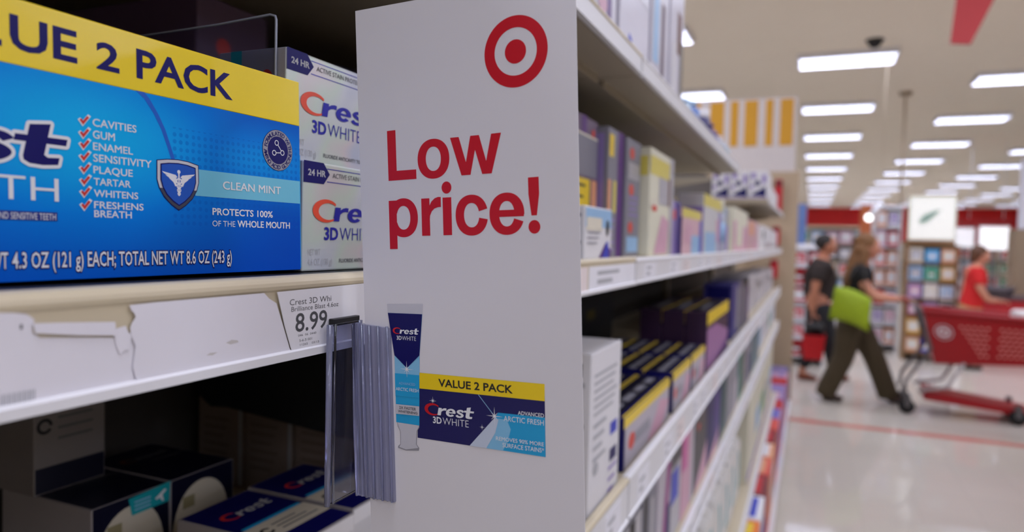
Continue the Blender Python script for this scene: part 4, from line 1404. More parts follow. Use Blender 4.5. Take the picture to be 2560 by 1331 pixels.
# fourth shelf
Z4 = 0.9902
FOUR = [(0.70, 0.795, 'black and white striped pack', GREYBOARD, [('r', 0, 0, 0.25, 1, BLACKINK), ('r', 0.5, 0, 0.75, 1, NAVY)], 0.125),
        (0.80, 0.895, 'pack with a dark navy foot', SILVER, [('r', 0.0, 0.0, 0.7, 0.45, NAVY), ('r', 0.3, 0.6, 0.6, 1, BLACKINK)], 0.135),
        (0.90, 0.99, 'grey pack with charcoal bars', GREYBOARD, [('r', 0.1, 0, 0.35, 1, BLACKINK), ('r', 0.6, 0.1, 0.8, 0.9, SILVER)], 0.14),
        (1.00, 1.10, 'pearl pink pack with a magenta slash', PKBODY, [('p', [(0.3, 0), (0.6, 0), (1, 0.9), (0.7, 1)], mat('magenta_print', (150, 40, 130), 0.4)), ('r', 0.7, 0, 1, 0.5, NAVY)], 0.15),
        (1.11, 1.20, 'blue and silver pack with a navy cap', SILVER, [('r', 0, 0.4, 0.7, 0.75, BLUE), ('r', 0, 0.8, 1, 1, DARKNAVY)], 0.15),
        (1.21, 1.34, 'rosy pack with a bright pink corner', PINK, [('r', 0, 0.55, 0.4, 1, mat('hot_pink_print', (206, 90, 160), 0.4)), ('r', 0.7, 0, 1, 1, PKBODY)], 0.15),
        (1.35, 1.52, 'dark navy pack with pink lower edge', DARKNAVY, [('p', [(0, 0), (1, 0), (1, 0.45)], PINK), ('o', 0.3, 0.8, 0.08, 0.05, REDSPOT)], 0.15),
        (1.53, 1.75, 'deep blue pack with a violet side', NAVY, [('r', 0.5, 0, 1, 0.9, mat('violet_print', (58, 34, 128), 0.4)), ('p', [(0, 0), (0.7, 0), (1, 0.3)], PINK)], 0.15),
        (1.77, 1.98, 'dark teal carton', mat('dark_teal_board', (16, 70, 78), 0.4), [('r', 0.6, 0, 1, 1, GREYPRINT)], 0.15),
        (2.00, 2.20, 'pale grey carton beside the dark teal one', GREYPRINT, [('r', 0.5, 0, 1, 0.6, PKBODY)], 0.14),
        (2.22, 2.42, 'sea green carton', mat('sea_green_board', (60, 120, 110), 0.4), [('r', 0.6, 0, 1, 1, mat('olive_grey_print', (120, 112, 100), 0.5))], 0.14),
        (2.45, 2.70, 'carton with a navy side after the sea green one', GREYPRINT, [('r', 0.4, 0, 0.8, 0.7, NAVY)], 0.14),
        (2.74, 3.12, 'blue grey carton with a dark top', mat('blue_grey_board', (104, 128, 136), 0.4), [('r', 0, 0.86, 1, 1, BLACKINK)], 0.155)]
for (a, b_, lab, body, fr, hh) in FOUR:
    pack('boxed_pack', lab + ' on the fourth shelf down', a, b_, Z4, hh, -0.19, 0.09, body, fr, [('r', 0.05, 0.05, 0.95, 0.95, body)])
for k in range(4):
    a = 3.22 + 0.38 * k
    pack('pale_bag', ORD[k] + ' white bag along the far end of the fourth shelf down', a, a + 0.34, Z4, 0.14, -0.20, 0.1, WHITE, [('r', 0.1, 0.2, 0.5, 0.8, (PALEBLUE, PKBODY, GREENPRINT, PALEBLUE)[k])], group='white bags on the fourth shelf')

# fifth shelf: mouthwash bottles
Z5 = 0.5302
AMBER = mat('amber_cap', (92, 48, 22), 0.4)
WBOT = mat('white_bottle', (226, 224, 220), 0.35)
for k in range(8):
    y = 1.30 + 0.19 * k
    t = thing('mouthwash_bottle', f'{ORD[k]} white jug with teal mark along the fifth shelf', 'bottle', (-0.27, y, Z5), 0, 'white jugs on the fifth shelf')
    mm = MB()
    mm.box(-0.055, 0.055, -0.085, 0.085, 0, 0.23, WBOT, 0.02)
    mm.lathe([(0.05, 0.20), (0.045, 0.245), (0.028, 0.27), (0.026, 0.29)], (0, 0, 0), WBOT, 16)
    mm.build('body', t)
    mm = MB()
    mm.lathe([(0.034, 0.285), (0.034, 0.30)], (0, 0, 0), REDSPOT, 16)
    mm.build('collar', t)
    mm = MB()
    mm.lathe([(0.032, 0.30), (0.030, 0.335), (0.022, 0.355)], (0, 0, 0), AMBER, 16)
    mm.build('cap', t)
    mm = MB()
    mm.prism([(-0.03, 0.06), (0.02, 0.06), (0.045, 0.12), (0.02, 0.19), (-0.01, 0.19), (0.015, 0.12)], 'x', 0.0551, 0.0557, TEAL)
    mm.build('teal_mark', t)
for k in range(5):
    a = 2.86 + 0.36 * k
    pack('refill_box', f'{ORD[k]} cream refill box after the white jugs', a, a + 0.33, Z5, 0.34, -0.20, 0.12, PALECREAM, [('r', 0.1, 0.3, 0.9, 0.6, (CREAM, PALEBLUE, GREENPRINT, SILVER, PALEBLUE)[k]), ('r', 0.0, 0.0, 1, 0.1, LILAC)], group='cream refill boxes on the fifth shelf')

# bottom deck: bright boxes stood on the base
ZB = 0.1702
BASECOL = [('orange', ORANGE, YELLOW), ('blue and white', WHITE, BLUE), ('dark red', MAROON, RED), ('salmon', REDSPOT, PEACH), ('salmon and white', PEACH, WHITE), ('crimson', MAROON, RED), ('coral', REDSPOT, REDSPOT),
           ('periwinkle', LILAC, BLUE), ('scarlet', RED, RED), ('lilac', LILAC, PINK), ('mauve', LILAC, LILAC), ('cherry red', RED, RED), ('rose', PINK, LILAC), ('slate blue', mat('slate_blue_board', (90, 96, 140), 0.4), LILAC)]
y = 2.42
for k, (nm, c1, c2) in enumerate(BASECOL):
    wd = 0.275
    pack('soap_box', f'{nm} box on the bottom deck, {ORD[k]} from the near end', y, y + wd - 0.012, ZB, 0.29, -0.135, 0.2, c1, [('r', 0.1, 0.15, 0.9, 0.8, c2), ('r', 0.2, 0.4, 0.5, 0.6, c1)], group='bright boxes on the bottom deck', topart=[('r', 0.1, 0.1, 0.9, 0.8, c2), ('r', 0.3, 0.3, 0.6, 0.6, c1)])
    y += wd

# ------------------------------------------------------------------ end of the run: panel, header, hanging packets
PANEL = mat('tan_end_panel', (186, 163, 134), 0.5, var=0.03, scale=6)
t = thing('end_display', 'tan end panel with a white header striped in mustard yellow', 'display', (0, 0, 0))
m = MB()
m.box(-1.05, -0.118, 6.40, 6.46, 0.0, 2.10, PANEL, 0.004)
m.build('end_panel', t)
m = MB()
m.box(-1.35, -0.158, 6.42, 6.50, 2.10, 2.735, mat('header_board', (214, 204, 200), 0.6, var=0.02, scale=4), 0.003)
hd = m.build('header', t)
m = MB()
MUSTARD = mat('mustard_stripe', (212, 152, 22), 0.5, var=0.03, scale=6)
for a, b_ in ((-0.290, -0.184), (-0.408, -0.346), (-0.580, -0.470), (-0.698, -0.630), (-0.872, -0.752), (-1.02, -0.955), (-1.20, -1.09)):
    m.box(a, b_, 6.417, 6.421, 2.325, 2.72, MUSTARD)
m.build('stripes', hd)
m = MB()
for z in (0.45, 0.85, 1.25, 1.65):
    m.box(-1.0, -0.16, 6.46, 6.85, z, z + 0.03, STEEL_WHITE)
m.build('far_shelves', t)
for k, (z0, z1) in enumerate(((1.76, 2.03), (1.47, 1.63), (1.19, 1.35))):
    t = thing('hanging_packet', ('top', 'middle', 'lowest')[k] + ' red packet hanging on the tan end panel', 'packet', (-0.277 - 0.006 * k, 6.36, z0), 0, 'red packets on the tan end panel')
    m = MB()
    h = z1 - z0
    m.box(-0.03, 0.03, -0.012, 0.012, 0, h, RED, 0.008)
    m.build('body', t)
    m = MB()
    m.box(-0.03, 0.03, -0.0135, 0.0135, h * 0.78, h * 0.97, MAROON, 0.006)
    m.build('header_card', t)
    m = MB()
    m.tube([(0, 0.0405, h * 0.96), (0, -0.03, h * 0.96), (0, -0.034, h * 0.99)], 0.003, STEEL_GREY, 6)
    m.build('hook', t)
t = thing('blade_sign', 'light blue blade sign sticking out beyond the tan end panel', 'sign', (0, 0, 0))
m = MB()
m.box(-0.172, -0.055, 6.985, 7.0, 1.49, 1.86, mat('periwinkle_sign', (120, 150, 214), 0.5))
m.build('board', t)
m = MB()
m.box(-0.62, -0.172, 6.99, 6.996, 1.70, 1.72, STEEL_GREY)
m.box(-0.65, -0.62, 6.98, 7.005, 0.0, 1.75, STEEL_GREY)
m.build('bracket', t)

# ------------------------------------------------------------------ stocked fixtures across the main aisle
def stock_fixture(label, x0, x1, y, d, h, rows, cols, palette, body, seed, front=-1, base=0.12, names='boxes'):
    """Freestanding shelf unit facing the viewer; every package on it is a thing of its own."""
    rnd = random.Random(seed)
    t = thing('display_shelf', label, 'display shelf', (0, 0, 0))
    mm = MB()
    mm.box(x0 - 0.02, x1 + 0.02, y + d, y + d + 0.03, 0, h + 0.05, body)
    mm.build('back_panel', t)
    for xx in (x0 - 0.02, x1):
        mm = MB()
        mm.box(xx, xx + 0.02, y, y + d, 0, h, body)
        mm.build('side_panel', t)
    pitch = (h - base) / rows
    for r_ in range(rows + 1):
        z = base + pitch * r_
        mm = MB()
        mm.box(x0, x1, y, y + d, z - 0.02, z, body)
        mm.build('shelf', t)
    for r_ in range(rows):
        z = base + pitch * r_
        w_ = (x1 - x0) / cols
        for c_ in range(cols):
            mats = palette(r_, c_, rnd)
            hh = pitch * rnd.uniform(0.74, 0.86)
            where = f'{("bottom", "second", "third", "fourth", "fifth", "sixth", "seventh")[r_]} shelf up, {ORD[c_]} from left, {names}'
            b_ = thing('package', 'package, ' + where, 'package', (x0 + w_ * (c_ + 0.06), y + 0.02, z + 0.001), 0, 'packages on the ' + names)
            mm = MB()
            mm.box(0, w_ * 0.88, 0, d * 0.7, 0, hh, mats[0], 0.006)
            mm.build('body', b_)
            q = Print('front', off=0.002)
            art(q, w_ * 0.88, hh, [('r', 0.12, 0.2, 0.88, 0.85, mats[1]), ('r', 0.3, 0.35, 0.7, 0.55, mats[2 % len(mats)])])
            q.build('printed_front', b_, fix=False)
    return t


REDS = [(RED, WHITE), (WHITE, RED), (REDSPOT, WHITE), (LILAC, WHITE), (RED, MAROON), (BLUE, WHITE), (WHITE, PINK)]
stock_fixture('low red and white stocked shelf seen past the tan end panel', -0.62, 0.16, 9.3, 0.4, 1.45, 6, 4, lambda r_, c_, rn: rn.choice(REDS) + (WHITE,), STEEL_WHITE, 3, names='red and white shelf past the end panel')
# book display
BOOKCOL = [[(PEACH, CREAM), (BLUE, WHITE), (PALEINK, WHITE)], [(mat('golden_cover', (226, 170, 70), 0.5), CREAM), (mat('amber_cover', (222, 160, 66), 0.5), CREAM), (NAVY, GREYINK)], [(MAROON, PINK), (LILAC, WHITE), (PALEINK, DARKNAVY)], [(LILAC, PINK), (WHITE, CREAM), (WHITE, PALEBLUE)],
           [(PALEBLUE, GREYPRINT), (mat('mint_cover', (120, 190, 180), 0.5), GREENPRINT), (mat('sand_cover', (214, 168, 96), 0.5), CREAM)], [(CREAM, SILVER), (CYAN, PALEBLUE), (PEACH, CREAM)]]
TIMBER = mat('dark_timber', (150, 116, 80), 0.5, var=0.1, scale=8)
stock_fixture('timber book display under the bright leaf poster', 1.17, 1.72, 10.5, 0.3, 1.53, 6, 3, lambda r_, c_, rn: BOOKCOL[r_][c_] + (INK_WHITE,), TIMBER, 5, names='timber book display')
t = thing('poster_sign', 'bright white lit poster with a green leaf above the books', 'sign', (0, 0, 0))
m = MB()
m.box(1.155, 1.70, 10.56, 10.60, 1.585, 2.165, mat('poster_frame', (214, 214, 190), 0.5))
m.build('frame', t)
m = MB()
m.box(1.175, 1.68, 10.552, 10.561, 1.60, 2.15, glow('lit_poster', (246, 246, 238), 0.32))
pan = m.build('panel', t)
m = MB()
m.prism([(1.27, 1.83), (1.33, 1.92), (1.44, 1.97), (1.52, 1.99), (1.46, 1.91), (1.38, 1.83), (1.31, 1.80)], 'y', 10.547, 10.553, mat('leaf_print', (160, 190, 172), 0.5))
m.build('leaf_picture', pan)
# pink and white pillow display
PINKS = [(PINK, WHITE), (WHITE, PINK), (WHITE, SILVER), (PEACH, WHITE), (RED, WHITE), (WHITE, LILAC), (mat('hot_coral', (232, 110, 90), 0.5), WHITE)]
stock_fixture('tall pink and white stocked shelf left of the book display', 0.82, 1.13, 11.2, 0.4, 2.05, 7, 2, lambda r_, c_, rn: rn.choice(PINKS) + (WHITE,), STEEL_WHITE, 8, names='tall pink and white shelf')
t = thing('orange_panel', 'orange brown promotional panel behind the tall pink shelf', 'panel', (0, 0, 0))
m = MB()
m.box(0.78, 1.30, 14.0, 14.08, 0.9, 2.24, mat('burnt_orange_panel', (206, 110, 60), 0.5))
m.build('board', t)
for xx in (0.66, 1.08):
    m = MB()
    m.box(xx, xx + 0.04, 14.0, 14.08, 0.0, 0.9, STEEL_GREY)
    m.build('leg', t)
MIX = [(WHITE, TEAL), (CREAM, GREENPRINT), (GREYPRINT, WHITE), (PALEBLUE, WHITE), (PINK, WHITE), (DARKNAVY, WHITE), (CREAM, PEACH), (WHITE, REDSPOT)]
stock_fixture('mixed stock shelf far behind the walking couple', -0.9, 1.4, 17.0, 0.5, 1.9, 5, 8, lambda r_, c_, rn: rn.choice(MIX) + (WHITE,), STEEL_BEIGE, 12, names='mixed shelf behind the couple')
stock_fixture('pale stock shelf far behind the employee in red', 2.3, 5.2, 22.0, 0.5, 1.6, 4, 9, lambda r_, c_, rn: rn.choice(MIX) + (WHITE,), STEEL_BEIGE, 14, names='pale shelf behind the employee')
# bullseye on the far red wall, red beam, lit windows
m = MB()
m.lathe([(0.36, 0), (0.36, 0.03)], (2.05, 51.94, 2.45), WHITE, 28, axis='y')
tag(m.build('wall_emblem'), 'white round emblem on the far red wall', 'emblem')
t = thing('checkout_canopy', 'red beam hanging above the checkout area at right', 'canopy', (0, 0, 0))
m = MB()
m.box(3.30, 4.34, 20.0, 20.3, 2.08, 2.24, mat('deep_red_beam', (180, 20, 24), 0.5))
m.build('beam', t)
for xx in (3.5, 4.2):
    m = MB()
    m.box(xx, xx + 0.012, 20.13, 20.142, 2.24, CEIL, STEEL_WHITE)
    m.build('hanger', t)
for k, (a, b_, c_, d_, s) in enumerate(((3.32, 3.70, 1.55, 2.02, 0.6), (3.83, 4.43, 1.50, 2.06, 1.1))):
    t = thing('lit_screen', ('smaller dim', 'larger bright')[k] + ' white lit screen beneath the red beam', 'screen', (0, 0, 0))
    m = MB()
    m.box(a - 0.03, b_ + 0.03, 20.6, 20.66, c_ - 0.03, d_ + 0.03, STEEL_WHITE)
    m.box((a + b_) / 2 - 0.04, (a + b_) / 2 + 0.04, 20.6, 20.66, 0, c_, STEEL_GREY)
    m.build('housing', t)
    m = MB()
    m.box(a, b_, 20.592, 20.601, c_, d_, glow('lit_screen_%d' % k, (240, 240, 246), s))
    m.build('screen_face', t)
# column at the right
t = thing('sign_pillar', 'white sign board on a brown post at the right edge', 'pillar', (0, 0, 0))
m = MB()
m.box(2.70, 3.3, 12.0, 12.12, 1.79, 2.78, mat('column_white', (232, 230, 238), 0.5), 0.01)
m.build('board', t)
m = MB()
m.box(2.66, 3.2, 12.02, 12.42, 0, 1.79, mat('column_brown', (160, 138, 112), 0.5), 0.01)
m.build('post', t)
# ceiling hardware
t = thing('dome_camera', 'black dome camera on the ceiling above the first panel', 'camera', (0.634, 10.0, CEIL - 0.06))
m = MB()
m.lathe([(0.09, 0.06), (0.09, 0.03), (0.075, 0.0), (0.05, -0.035), (0.01, -0.05)], (0, 0, 0), BLACKPLASTIC, 20)
m.build('dome', t)
m = MB()
m.lathe([(0.11, 0.06), (0.11, 0.045)], (0, 0, 0), mat('dome_ring', (60, 56, 54), 0.5), 20)
m.build('ring', t)
t = thing('suspended_pole', 'thin tan pole hanging from the ceiling above the trolley', 'pole', (1.35, 13.46, 2.2))
m = MB()
m.tube([(0, 0, 0), (0, 0, CEIL - 2.2)], 0.022, mat('tan_pole', (206, 188, 162), 0.5), 10)
m.build('tube', t)
m = MB()
m.lathe([(0.1, CEIL - 2.2), (0.09, CEIL - 2.26)], (0, 0, 0), mat('tan_plate', (170, 150, 124), 0.5), 16)
m.build('ceiling_plate', t)
SX, SZ = 0.705, 1.885
t = thing('spotlight', 'white tubular track spotlight beside the bright leaf poster', 'spotlight', (SX, 10.8, SZ))
SPOTGLOW = glow('lit_spot', (255, 252, 250), 3.0)
m = MB()
m.tube([(0.015, 0, 0.02), (0.165, 0, 0.20)], 0.042, mat('spot_white', (240, 240, 244), 0.3), 14)
m.build('body', t)
m = MB()
m.ball((0, -0.01, 0), 0.048, SPOTGLOW)
m.build('lens', t)
m = MB()
m.tube([(0.14, 0, 0.17), (0.14, 0, CEIL - SZ)], 0.002, mat('tan_pole', (206, 188, 162), 0.5), 8)
m.build('drop_rod', t)
# red hanging sign, lowest corner in view
t = thing('hanging_sign', 'red blade sign hanging from the ceiling, cut by the top edge', 'sign', (0, 0, 0))
m = MB()
m.prism([(0.86, 2.955), (0.985, 2.94), (1.13, 3.28), (1.13, 3.5), (0.90, 3.5)], 'y', 5.9, 5.93, mat('sign_red_board', (196, 60, 64), 0.5))
m.build('board', t)
m = MB()
for xx in (0.92, 1.1):
    m.tube([(xx, 5.915, 3.5), (xx, 5.915, CEIL)], 0.004, STEEL_GREY, 6)
m.build('wire', t)

# ------------------------------------------------------------------ unseen opposite shelf run, added to shade the near shelves
t = thing('shelving_unit', 'unseen shelf run across the aisle, added to shade the near shelves', 'shelving', (0, 0, 0))
m = MB()
m.box(2.15, 2.2, -6, 6.2, 0, 1.9, STEEL_BEIGE)
m.build('back_panel', t)
for z in (0.17, 0.55, 0.95, 1.3, 1.65):
    m = MB()
    m.box(1.75, 2.15, -6, 6.2, z - 0.04, z, STEEL_BEIGE)
    m.build('shelf', t)

# ------------------------------------------------------------------ people
def skin(chains, m, sub=1):
    """chains: lists of ((x, y, z), radius); chains may start on an existing joint. Returns an evaluated mesh."""
    verts, edges, rad, idx = [], [], [], {}
    for ch in chains:
        prev = None
        for p, r_ in ch:
            key = tuple(round(q, 4) for q in p)
            if key not in idx:
                idx[key] = len(verts)
                verts.append(p)
                rad.append(r_)
            i = idx[key]
            if prev is not None and prev != i:
                edges.append((prev, i))
            prev = i
    me = bpy.data.meshes.new('skinned')
    me.from_pydata(verts, edges, [])
    o = bpy.data.objects.new('skinned', me)
    COL.objects.link(o)
    md = o.modifiers.new('skin', 'SKIN')
    md.use_smooth_shade = True
    for i, sv in enumerate(me.skin_vertices[0].data):
        rr = rad[i] if isinstance(rad[i], tuple) else (rad[i], rad[i])
        sv.radius = rr
        sv.use_root = i == 0
    if sub:
        s = o.modifiers.new('sub', 'SUBSURF')
        s.levels = s.render_levels = sub
    dg = bpy.context.evaluated_depsgraph_get()
    out = bpy.data.meshes.new_from_object(o.evaluated_get(dg))
    v = [tuple(q.co) for q in out.vertices]
    f = [list(q.vertices) for q in out.polygons]
    bpy.data.objects.remove(o)
    bpy.data.meshes.remove(me)
    bpy.data.meshes.remove(out)
    return v, f


def lerp(a, b, t):
    return tuple(a[i] + (b[i] - a[i]) * t for i in range(3))


def hand(mb, wrist, tip_dir, side, up_, m, curl=0.5, s=1.0):
    """Palm with four curled fingers and a thumb from its side."""
    d, sd, u = Vector(tip_dir).normalized(), Vector(side).normalized(), Vector(up_).normalized()
    w = Vector(wrist)
    v, f = skin([[(tuple(w), 0.024 * s), (tuple(w + d * 0.035 * s), (0.034 * s, 0.018 * s)), (tuple(w + d * 0.085 * s), (0.038 * s, 0.016 * s))]], m)
    mb.add(v, f, m, True)
    for k in range(4):
        L = (0.062, 0.072, 0.068, 0.052)[k] * s
        base = w + d * 0.078 * s + sd * (0.026 - 0.0175 * k) * s
        p1 = base + (d * math.cos(curl * 0.6) - u * math.sin(curl * 0.6)) * L * 0.45
        p2 = p1 + (d * math.cos(curl * 1.5) - u * math.sin(curl * 1.5)) * L * 0.32
        p3 = p2 + (d * math.cos(curl * 2.3) - u * math.sin(curl * 2.3)) * L * 0.25
        v, f = skin([[(tuple(base), 0.009 * s), (tuple(p1), 0.0088 * s), (tuple(p2), 0.008 * s), (tuple(p3), 0.007 * s)]], m)
        mb.add(v, f, m, True)
    b = w + d * 0.022 * s + sd * 0.028 * s
    p1 = b + (d * 0.6 + sd * 0.7 - u * 0.3).normalized() * 0.036 * s
    p2 = p1 + (d * 0.85 + sd * 0.2 - u * 0.5).normalized() * 0.03 * s
    v, f = skin([[(tuple(b), 0.012 * s), (tuple(p1), 0.0105 * s), (tuple(p2), 0.0085 * s)]], m)
    mb.add(v, f, m, True)


def head(mb, c, m, facing=(1, 0, 0), s=1.0):
    """Skull, jaw, nose, brows, lips, ears around centre c (eyes at half height), facing along a horizontal direction."""
    F = Vector(facing).normalized()
    L = Vector((-F.y, F.x, 0))
    U = Vector((0, 0, 1))
    C0 = Vector(c)
    bm = bmesh.new()
    bmesh.ops.create_uvsphere(bm, u_segments=24, v_segments=18, radius=1)
    for q in bm.verts:
        x, y, z = q.co
        rx, ry, rz = 0.096, 0.074, 0.115
        fx = x
        if z < 0:
            k = -z
            ry *= 1 - 0.34 * k
            fx = x * (1 - 0.12 * k) + 0.16 * k * (1 if x > 0 else 0.1)
        if x > 0 and -0.15 < z < 0.35:
            fx -= 0.05 * (1 - abs(y))
        q.co = C0 + (F * (fx * rx) + L * (y * ry) + U * (z * rz)) * s
    mb.bm(bm, m, True)

    def P(f_, l_, u_):
        return tuple(C0 + (F * f_ + L * l_ + U * u_) * s)
    v, f = skin([[(P(0.083, 0, 0.012), 0.009), (P(0.104, 0, -0.022), 0.013), (P(0.096, 0, -0.032), 0.014)]], m)
    mb.add(v, f, m, True)
    for sg in (-1, 1):
        mb.ball(P(-0.005, 0.073 * sg, -0.01), (0.018, 0.012, 0.03), m, 10, 8)
        v, f = skin([[(P(0.082, 0.014 * sg, 0.024), 0.006), (P(0.076, 0.042 * sg, 0.022), 0.006)]], m)
        mb.add(v, f, m, True)


def face_details(parent, c, facing, lips, brow, s=1.0):
    F = Vector(facing).normalized()
    L = Vector((-F.y, F.x, 0))
    C0 = Vector(c)
    EYEW, IRIS = mat('eye_white', (230, 228, 224), 0.3), mat('iris', (50, 36, 28), 0.3)
    mb = MB()
    for sg in (-1, 1):
        mb.ball(tuple(C0 + (F * 0.077 + L * 0.030 * sg + Vector((0, 0, 0.004))) * s), 0.012 * s, EYEW, 10, 8)
        mb.ball(tuple(C0 + (F * 0.0865 + L * 0.030 * sg + Vector((0, 0, 0.004))) * s), 0.0055 * s, IRIS, 8, 6)
    mb.build('eyes', parent)
    mb = MB()
    mb.ball(tuple(C0 + (F * 0.086 + Vector((0, 0, -0.058))) * s), (0.012 * s, 0.022 * s, 0.008 * s) if abs(F.x) > abs(F.y) else (0.022 * s, 0.012 * s, 0.008 * s), lips, 12, 8)
    mb.build('mouth', parent)


SKIN = mat('skin', (206, 140, 112), 0.5, var=0.05, scale=30)
SKIN2 = mat('skin_tanned', (186, 122, 92), 0.5, var=0.05, scale=30)
LIPS = mat('lips', (176, 86, 82), 0.45)
HAIRB = mat('brown_blonde_hair', (126, 84, 42), 0.55, var=0.25, scale=60)
HAIRD = mat('dark_hair', (30, 22, 18), 0.55, var=0.2, scale=60)
BLACKTEE = mat('black_cotton', (20, 18, 20), 0.8, var=0.1)
BROWNTEE = mat('dark_brown_cotton', (46, 36, 32), 0.8, var=0.1)
OLIVE = mat('olive_brown_cotton', (70, 58, 36), 0.8, var=0.1)
DARKPANT = mat('charcoal_cotton', (28, 28, 32), 0.8, var=0.1)
LIME = mat('lime_canvas', (156, 180, 20), 0.6, var=0.05)
SHOE = mat('dark_brown_leather', (58, 38, 28), 0.5)
REDTEE = mat('red_cotton', (214, 30, 30), 0.75, var=0.06)
KHAKI = mat('khaki_cotton', (176, 140, 90), 0.8)


def shoe(name, parent, heel, toe, m):
    h, t_ = Vector(heel), Vector(toe)
    mb = MB()
    d = (t_ - h)
    v, f = skin([[(tuple(h + Vector((0, 0, 0.045))), (0.038, 0.045)), (tuple(h + d * 0.4 + Vector((0, 0, 0.042))), (0.042, 0.042)), (tuple(h + d * 0.8 + Vector((0, 0, 0.032))), (0.044, 0.032)), (tuple(t_ + Vector((0, 0, 0.026))), (0.032, 0.025))]], m)
    mb.add(v, f, m, True)
    return mb.build(name, parent)


# woman with the lime bag, mid stride, pushing the trolley to the right
W = thing('person', 'person with long fair hair in black top and olive trousers, pushing a trolley', 'person', (0, 0, 0))
yn, yf = 7.22, 7.56       # near and far side of the body
yc = 7.39
hip, chest, neck = (0.375, yc, 0.86), (0.425, yc, 1.14), (0.45, yc, 1.33)
mb = MB()
v, f = skin([
    [(hip, (0.15, 0.12)), ((0.385, yc, 0.97), (0.14, 0.11)), (chest, (0.155, 0.115)), ((0.435, yc, 1.24), (0.13, 0.085)), (neck, 0.052), ((0.475, yc, 1.41), 0.05)],
    [((0.435, yc, 1.24), (0.13, 0.085)), ((0.43, yn + 0.02, 1.245), 0.06), ((0.47, yn - 0.02, 1.10), 0.047), ((0.55, yn - 0.02, 1.015), 0.04), ((0.68, yn + 0.02, 1.005), 0.034), ((0.765, yn + 0.05, 1.005), 0.025)],
    [((0.435, yc, 1.24), (0.13, 0.085)), ((0.44, yf - 0.02, 1.245), 0.06), ((0.50, yf + 0.02, 1.10), 0.047), ((0.58, yf, 1.02), 0.04), ((0.69, yf - 0.03, 1.005), 0.034), ((0.765, yf - 0.04, 1.005), 0.025)],
    [(hip, (0.15, 0.12)), ((0.36, yn + 0.08, 0.80), 0.095), ((0.33, yn + 0.08, 0.45), 0.062), ((0.235, yn + 0.08, 0.25), 0.05), ((0.175, yn + 0.08, 0.09), 0.036), ((0.27, yn + 0.08, 0.04), 0.03)],
    [(hip, (0.15, 0.12)), ((0.40, yf - 0.08, 0.80), 0.095), ((0.575, yf - 0.08, 0.46), 0.062), ((0.66, yf - 0.08, 0.25), 0.05), ((0.725, yf - 0.08, 0.09), 0.036), ((0.81, yf - 0.08, 0.04), 0.03)],
], SKIN, 2)
mb.add(v, f, SKIN, True)
hc = (0.495, yc, 1.475)
head(mb, hc, SKIN)
for yy, sd in ((yn + 0.05, 1), (yf - 0.04, -1)):
    hand(mb, (0.762, yy, 1.005), (1, 0, 0.05), (0, 1 if sd > 0 else -1, 0), (0, 0, 1), SKIN, 0.75)
mb.build('body', W)
face_details(W, hc, (1, 0, 0), LIPS, HAIRB)
mb = MB()
v, f = skin([
    [((0.378, yc, 0.90), (0.175, 0.15)), ((0.385, yc, 0.99), (0.165, 0.135)), (chest, (0.175, 0.14)), ((0.435, yc, 1.235), (0.155, 0.11)), ((0.447, yc, 1.30), (0.085, 0.07))],
    [((0.435, yc, 1.235), (0.155, 0.11)), ((0.43, yn + 0.015, 1.245), 0.085), ((0.462, yn - 0.02, 1.125), 0.07)],
    [((0.435, yc, 1.235), (0.155, 0.11)), ((0.44, yf - 0.015, 1.245), 0.085), ((0.49, yf + 0.02, 1.125), 0.07)],
], BLACKTEE, 2)
mb.add(v, f, BLACKTEE, True)
mb.build('top', W)
mb = MB()
v, f = skin([
    [((0.378, yc, 0.93), (0.165, 0.14)), (hip, (0.175, 0.15)), ((0.352, yn + 0.08, 0.76), 0.135), ((0.325, yn + 0.08, 0.45), 0.105), ((0.235, yn + 0.08, 0.24), 0.10), ((0.175, yn + 0.08, 0.09), 0.10), ((0.165, yn + 0.08, 0.035), 0.095)],
    [(hip, (0.175, 0.15)), ((0.41, yf - 0.08, 0.76), 0.135), ((0.575, yf - 0.08, 0.46), 0.105), ((0.66, yf - 0.08, 0.24), 0.10), ((0.715, yf - 0.08, 0.09), 0.10), ((0.725, yf - 0.08, 0.035), 0.095)],
], OLIVE, 2)
mb.add(v, f, OLIVE, True)
mb.build('trousers', W)
mb = MB()
v, f = skin([
    [((0.485, yc, 1.565), (0.085, 0.07)), ((0.435, yc, 1.51), (0.10, 0.10)), ((0.405, yc, 1.40), (0.10, 0.085)), ((0.365, yc - 0.03, 1.28), (0.10, 0.065)), ((0.325, yc - 0.05, 1.17), (0.085, 0.05)), ((0.305, yc - 0.06, 1.06), (0.05, 0.03))],
    [((0.435, yc, 1.51), (0.10, 0.10)), ((0.46, yc - 0.085, 1.44), (0.05, 0.03)), ((0.435, yc - 0.10, 1.31), (0.045, 0.035)), ((0.40, yc - 0.12, 1.20), (0.035, 0.03))],
], HAIRB, 2)
mb.add(v, f, HAIRB, True)
mb.ball((0.462, yc, 1.512), (0.106, 0.092, 0.106), HAIRB, 18, 14)
mb.build('hair', W)
shoe('shoe', W, (0.13, yn + 0.08, 0.0), (0.33, yn + 0.08, 0.0), SHOE)
shoe('shoe', W, (0.70, yf - 0.08, 0.0), (0.90, yf - 0.08, 0.0), SHOE)
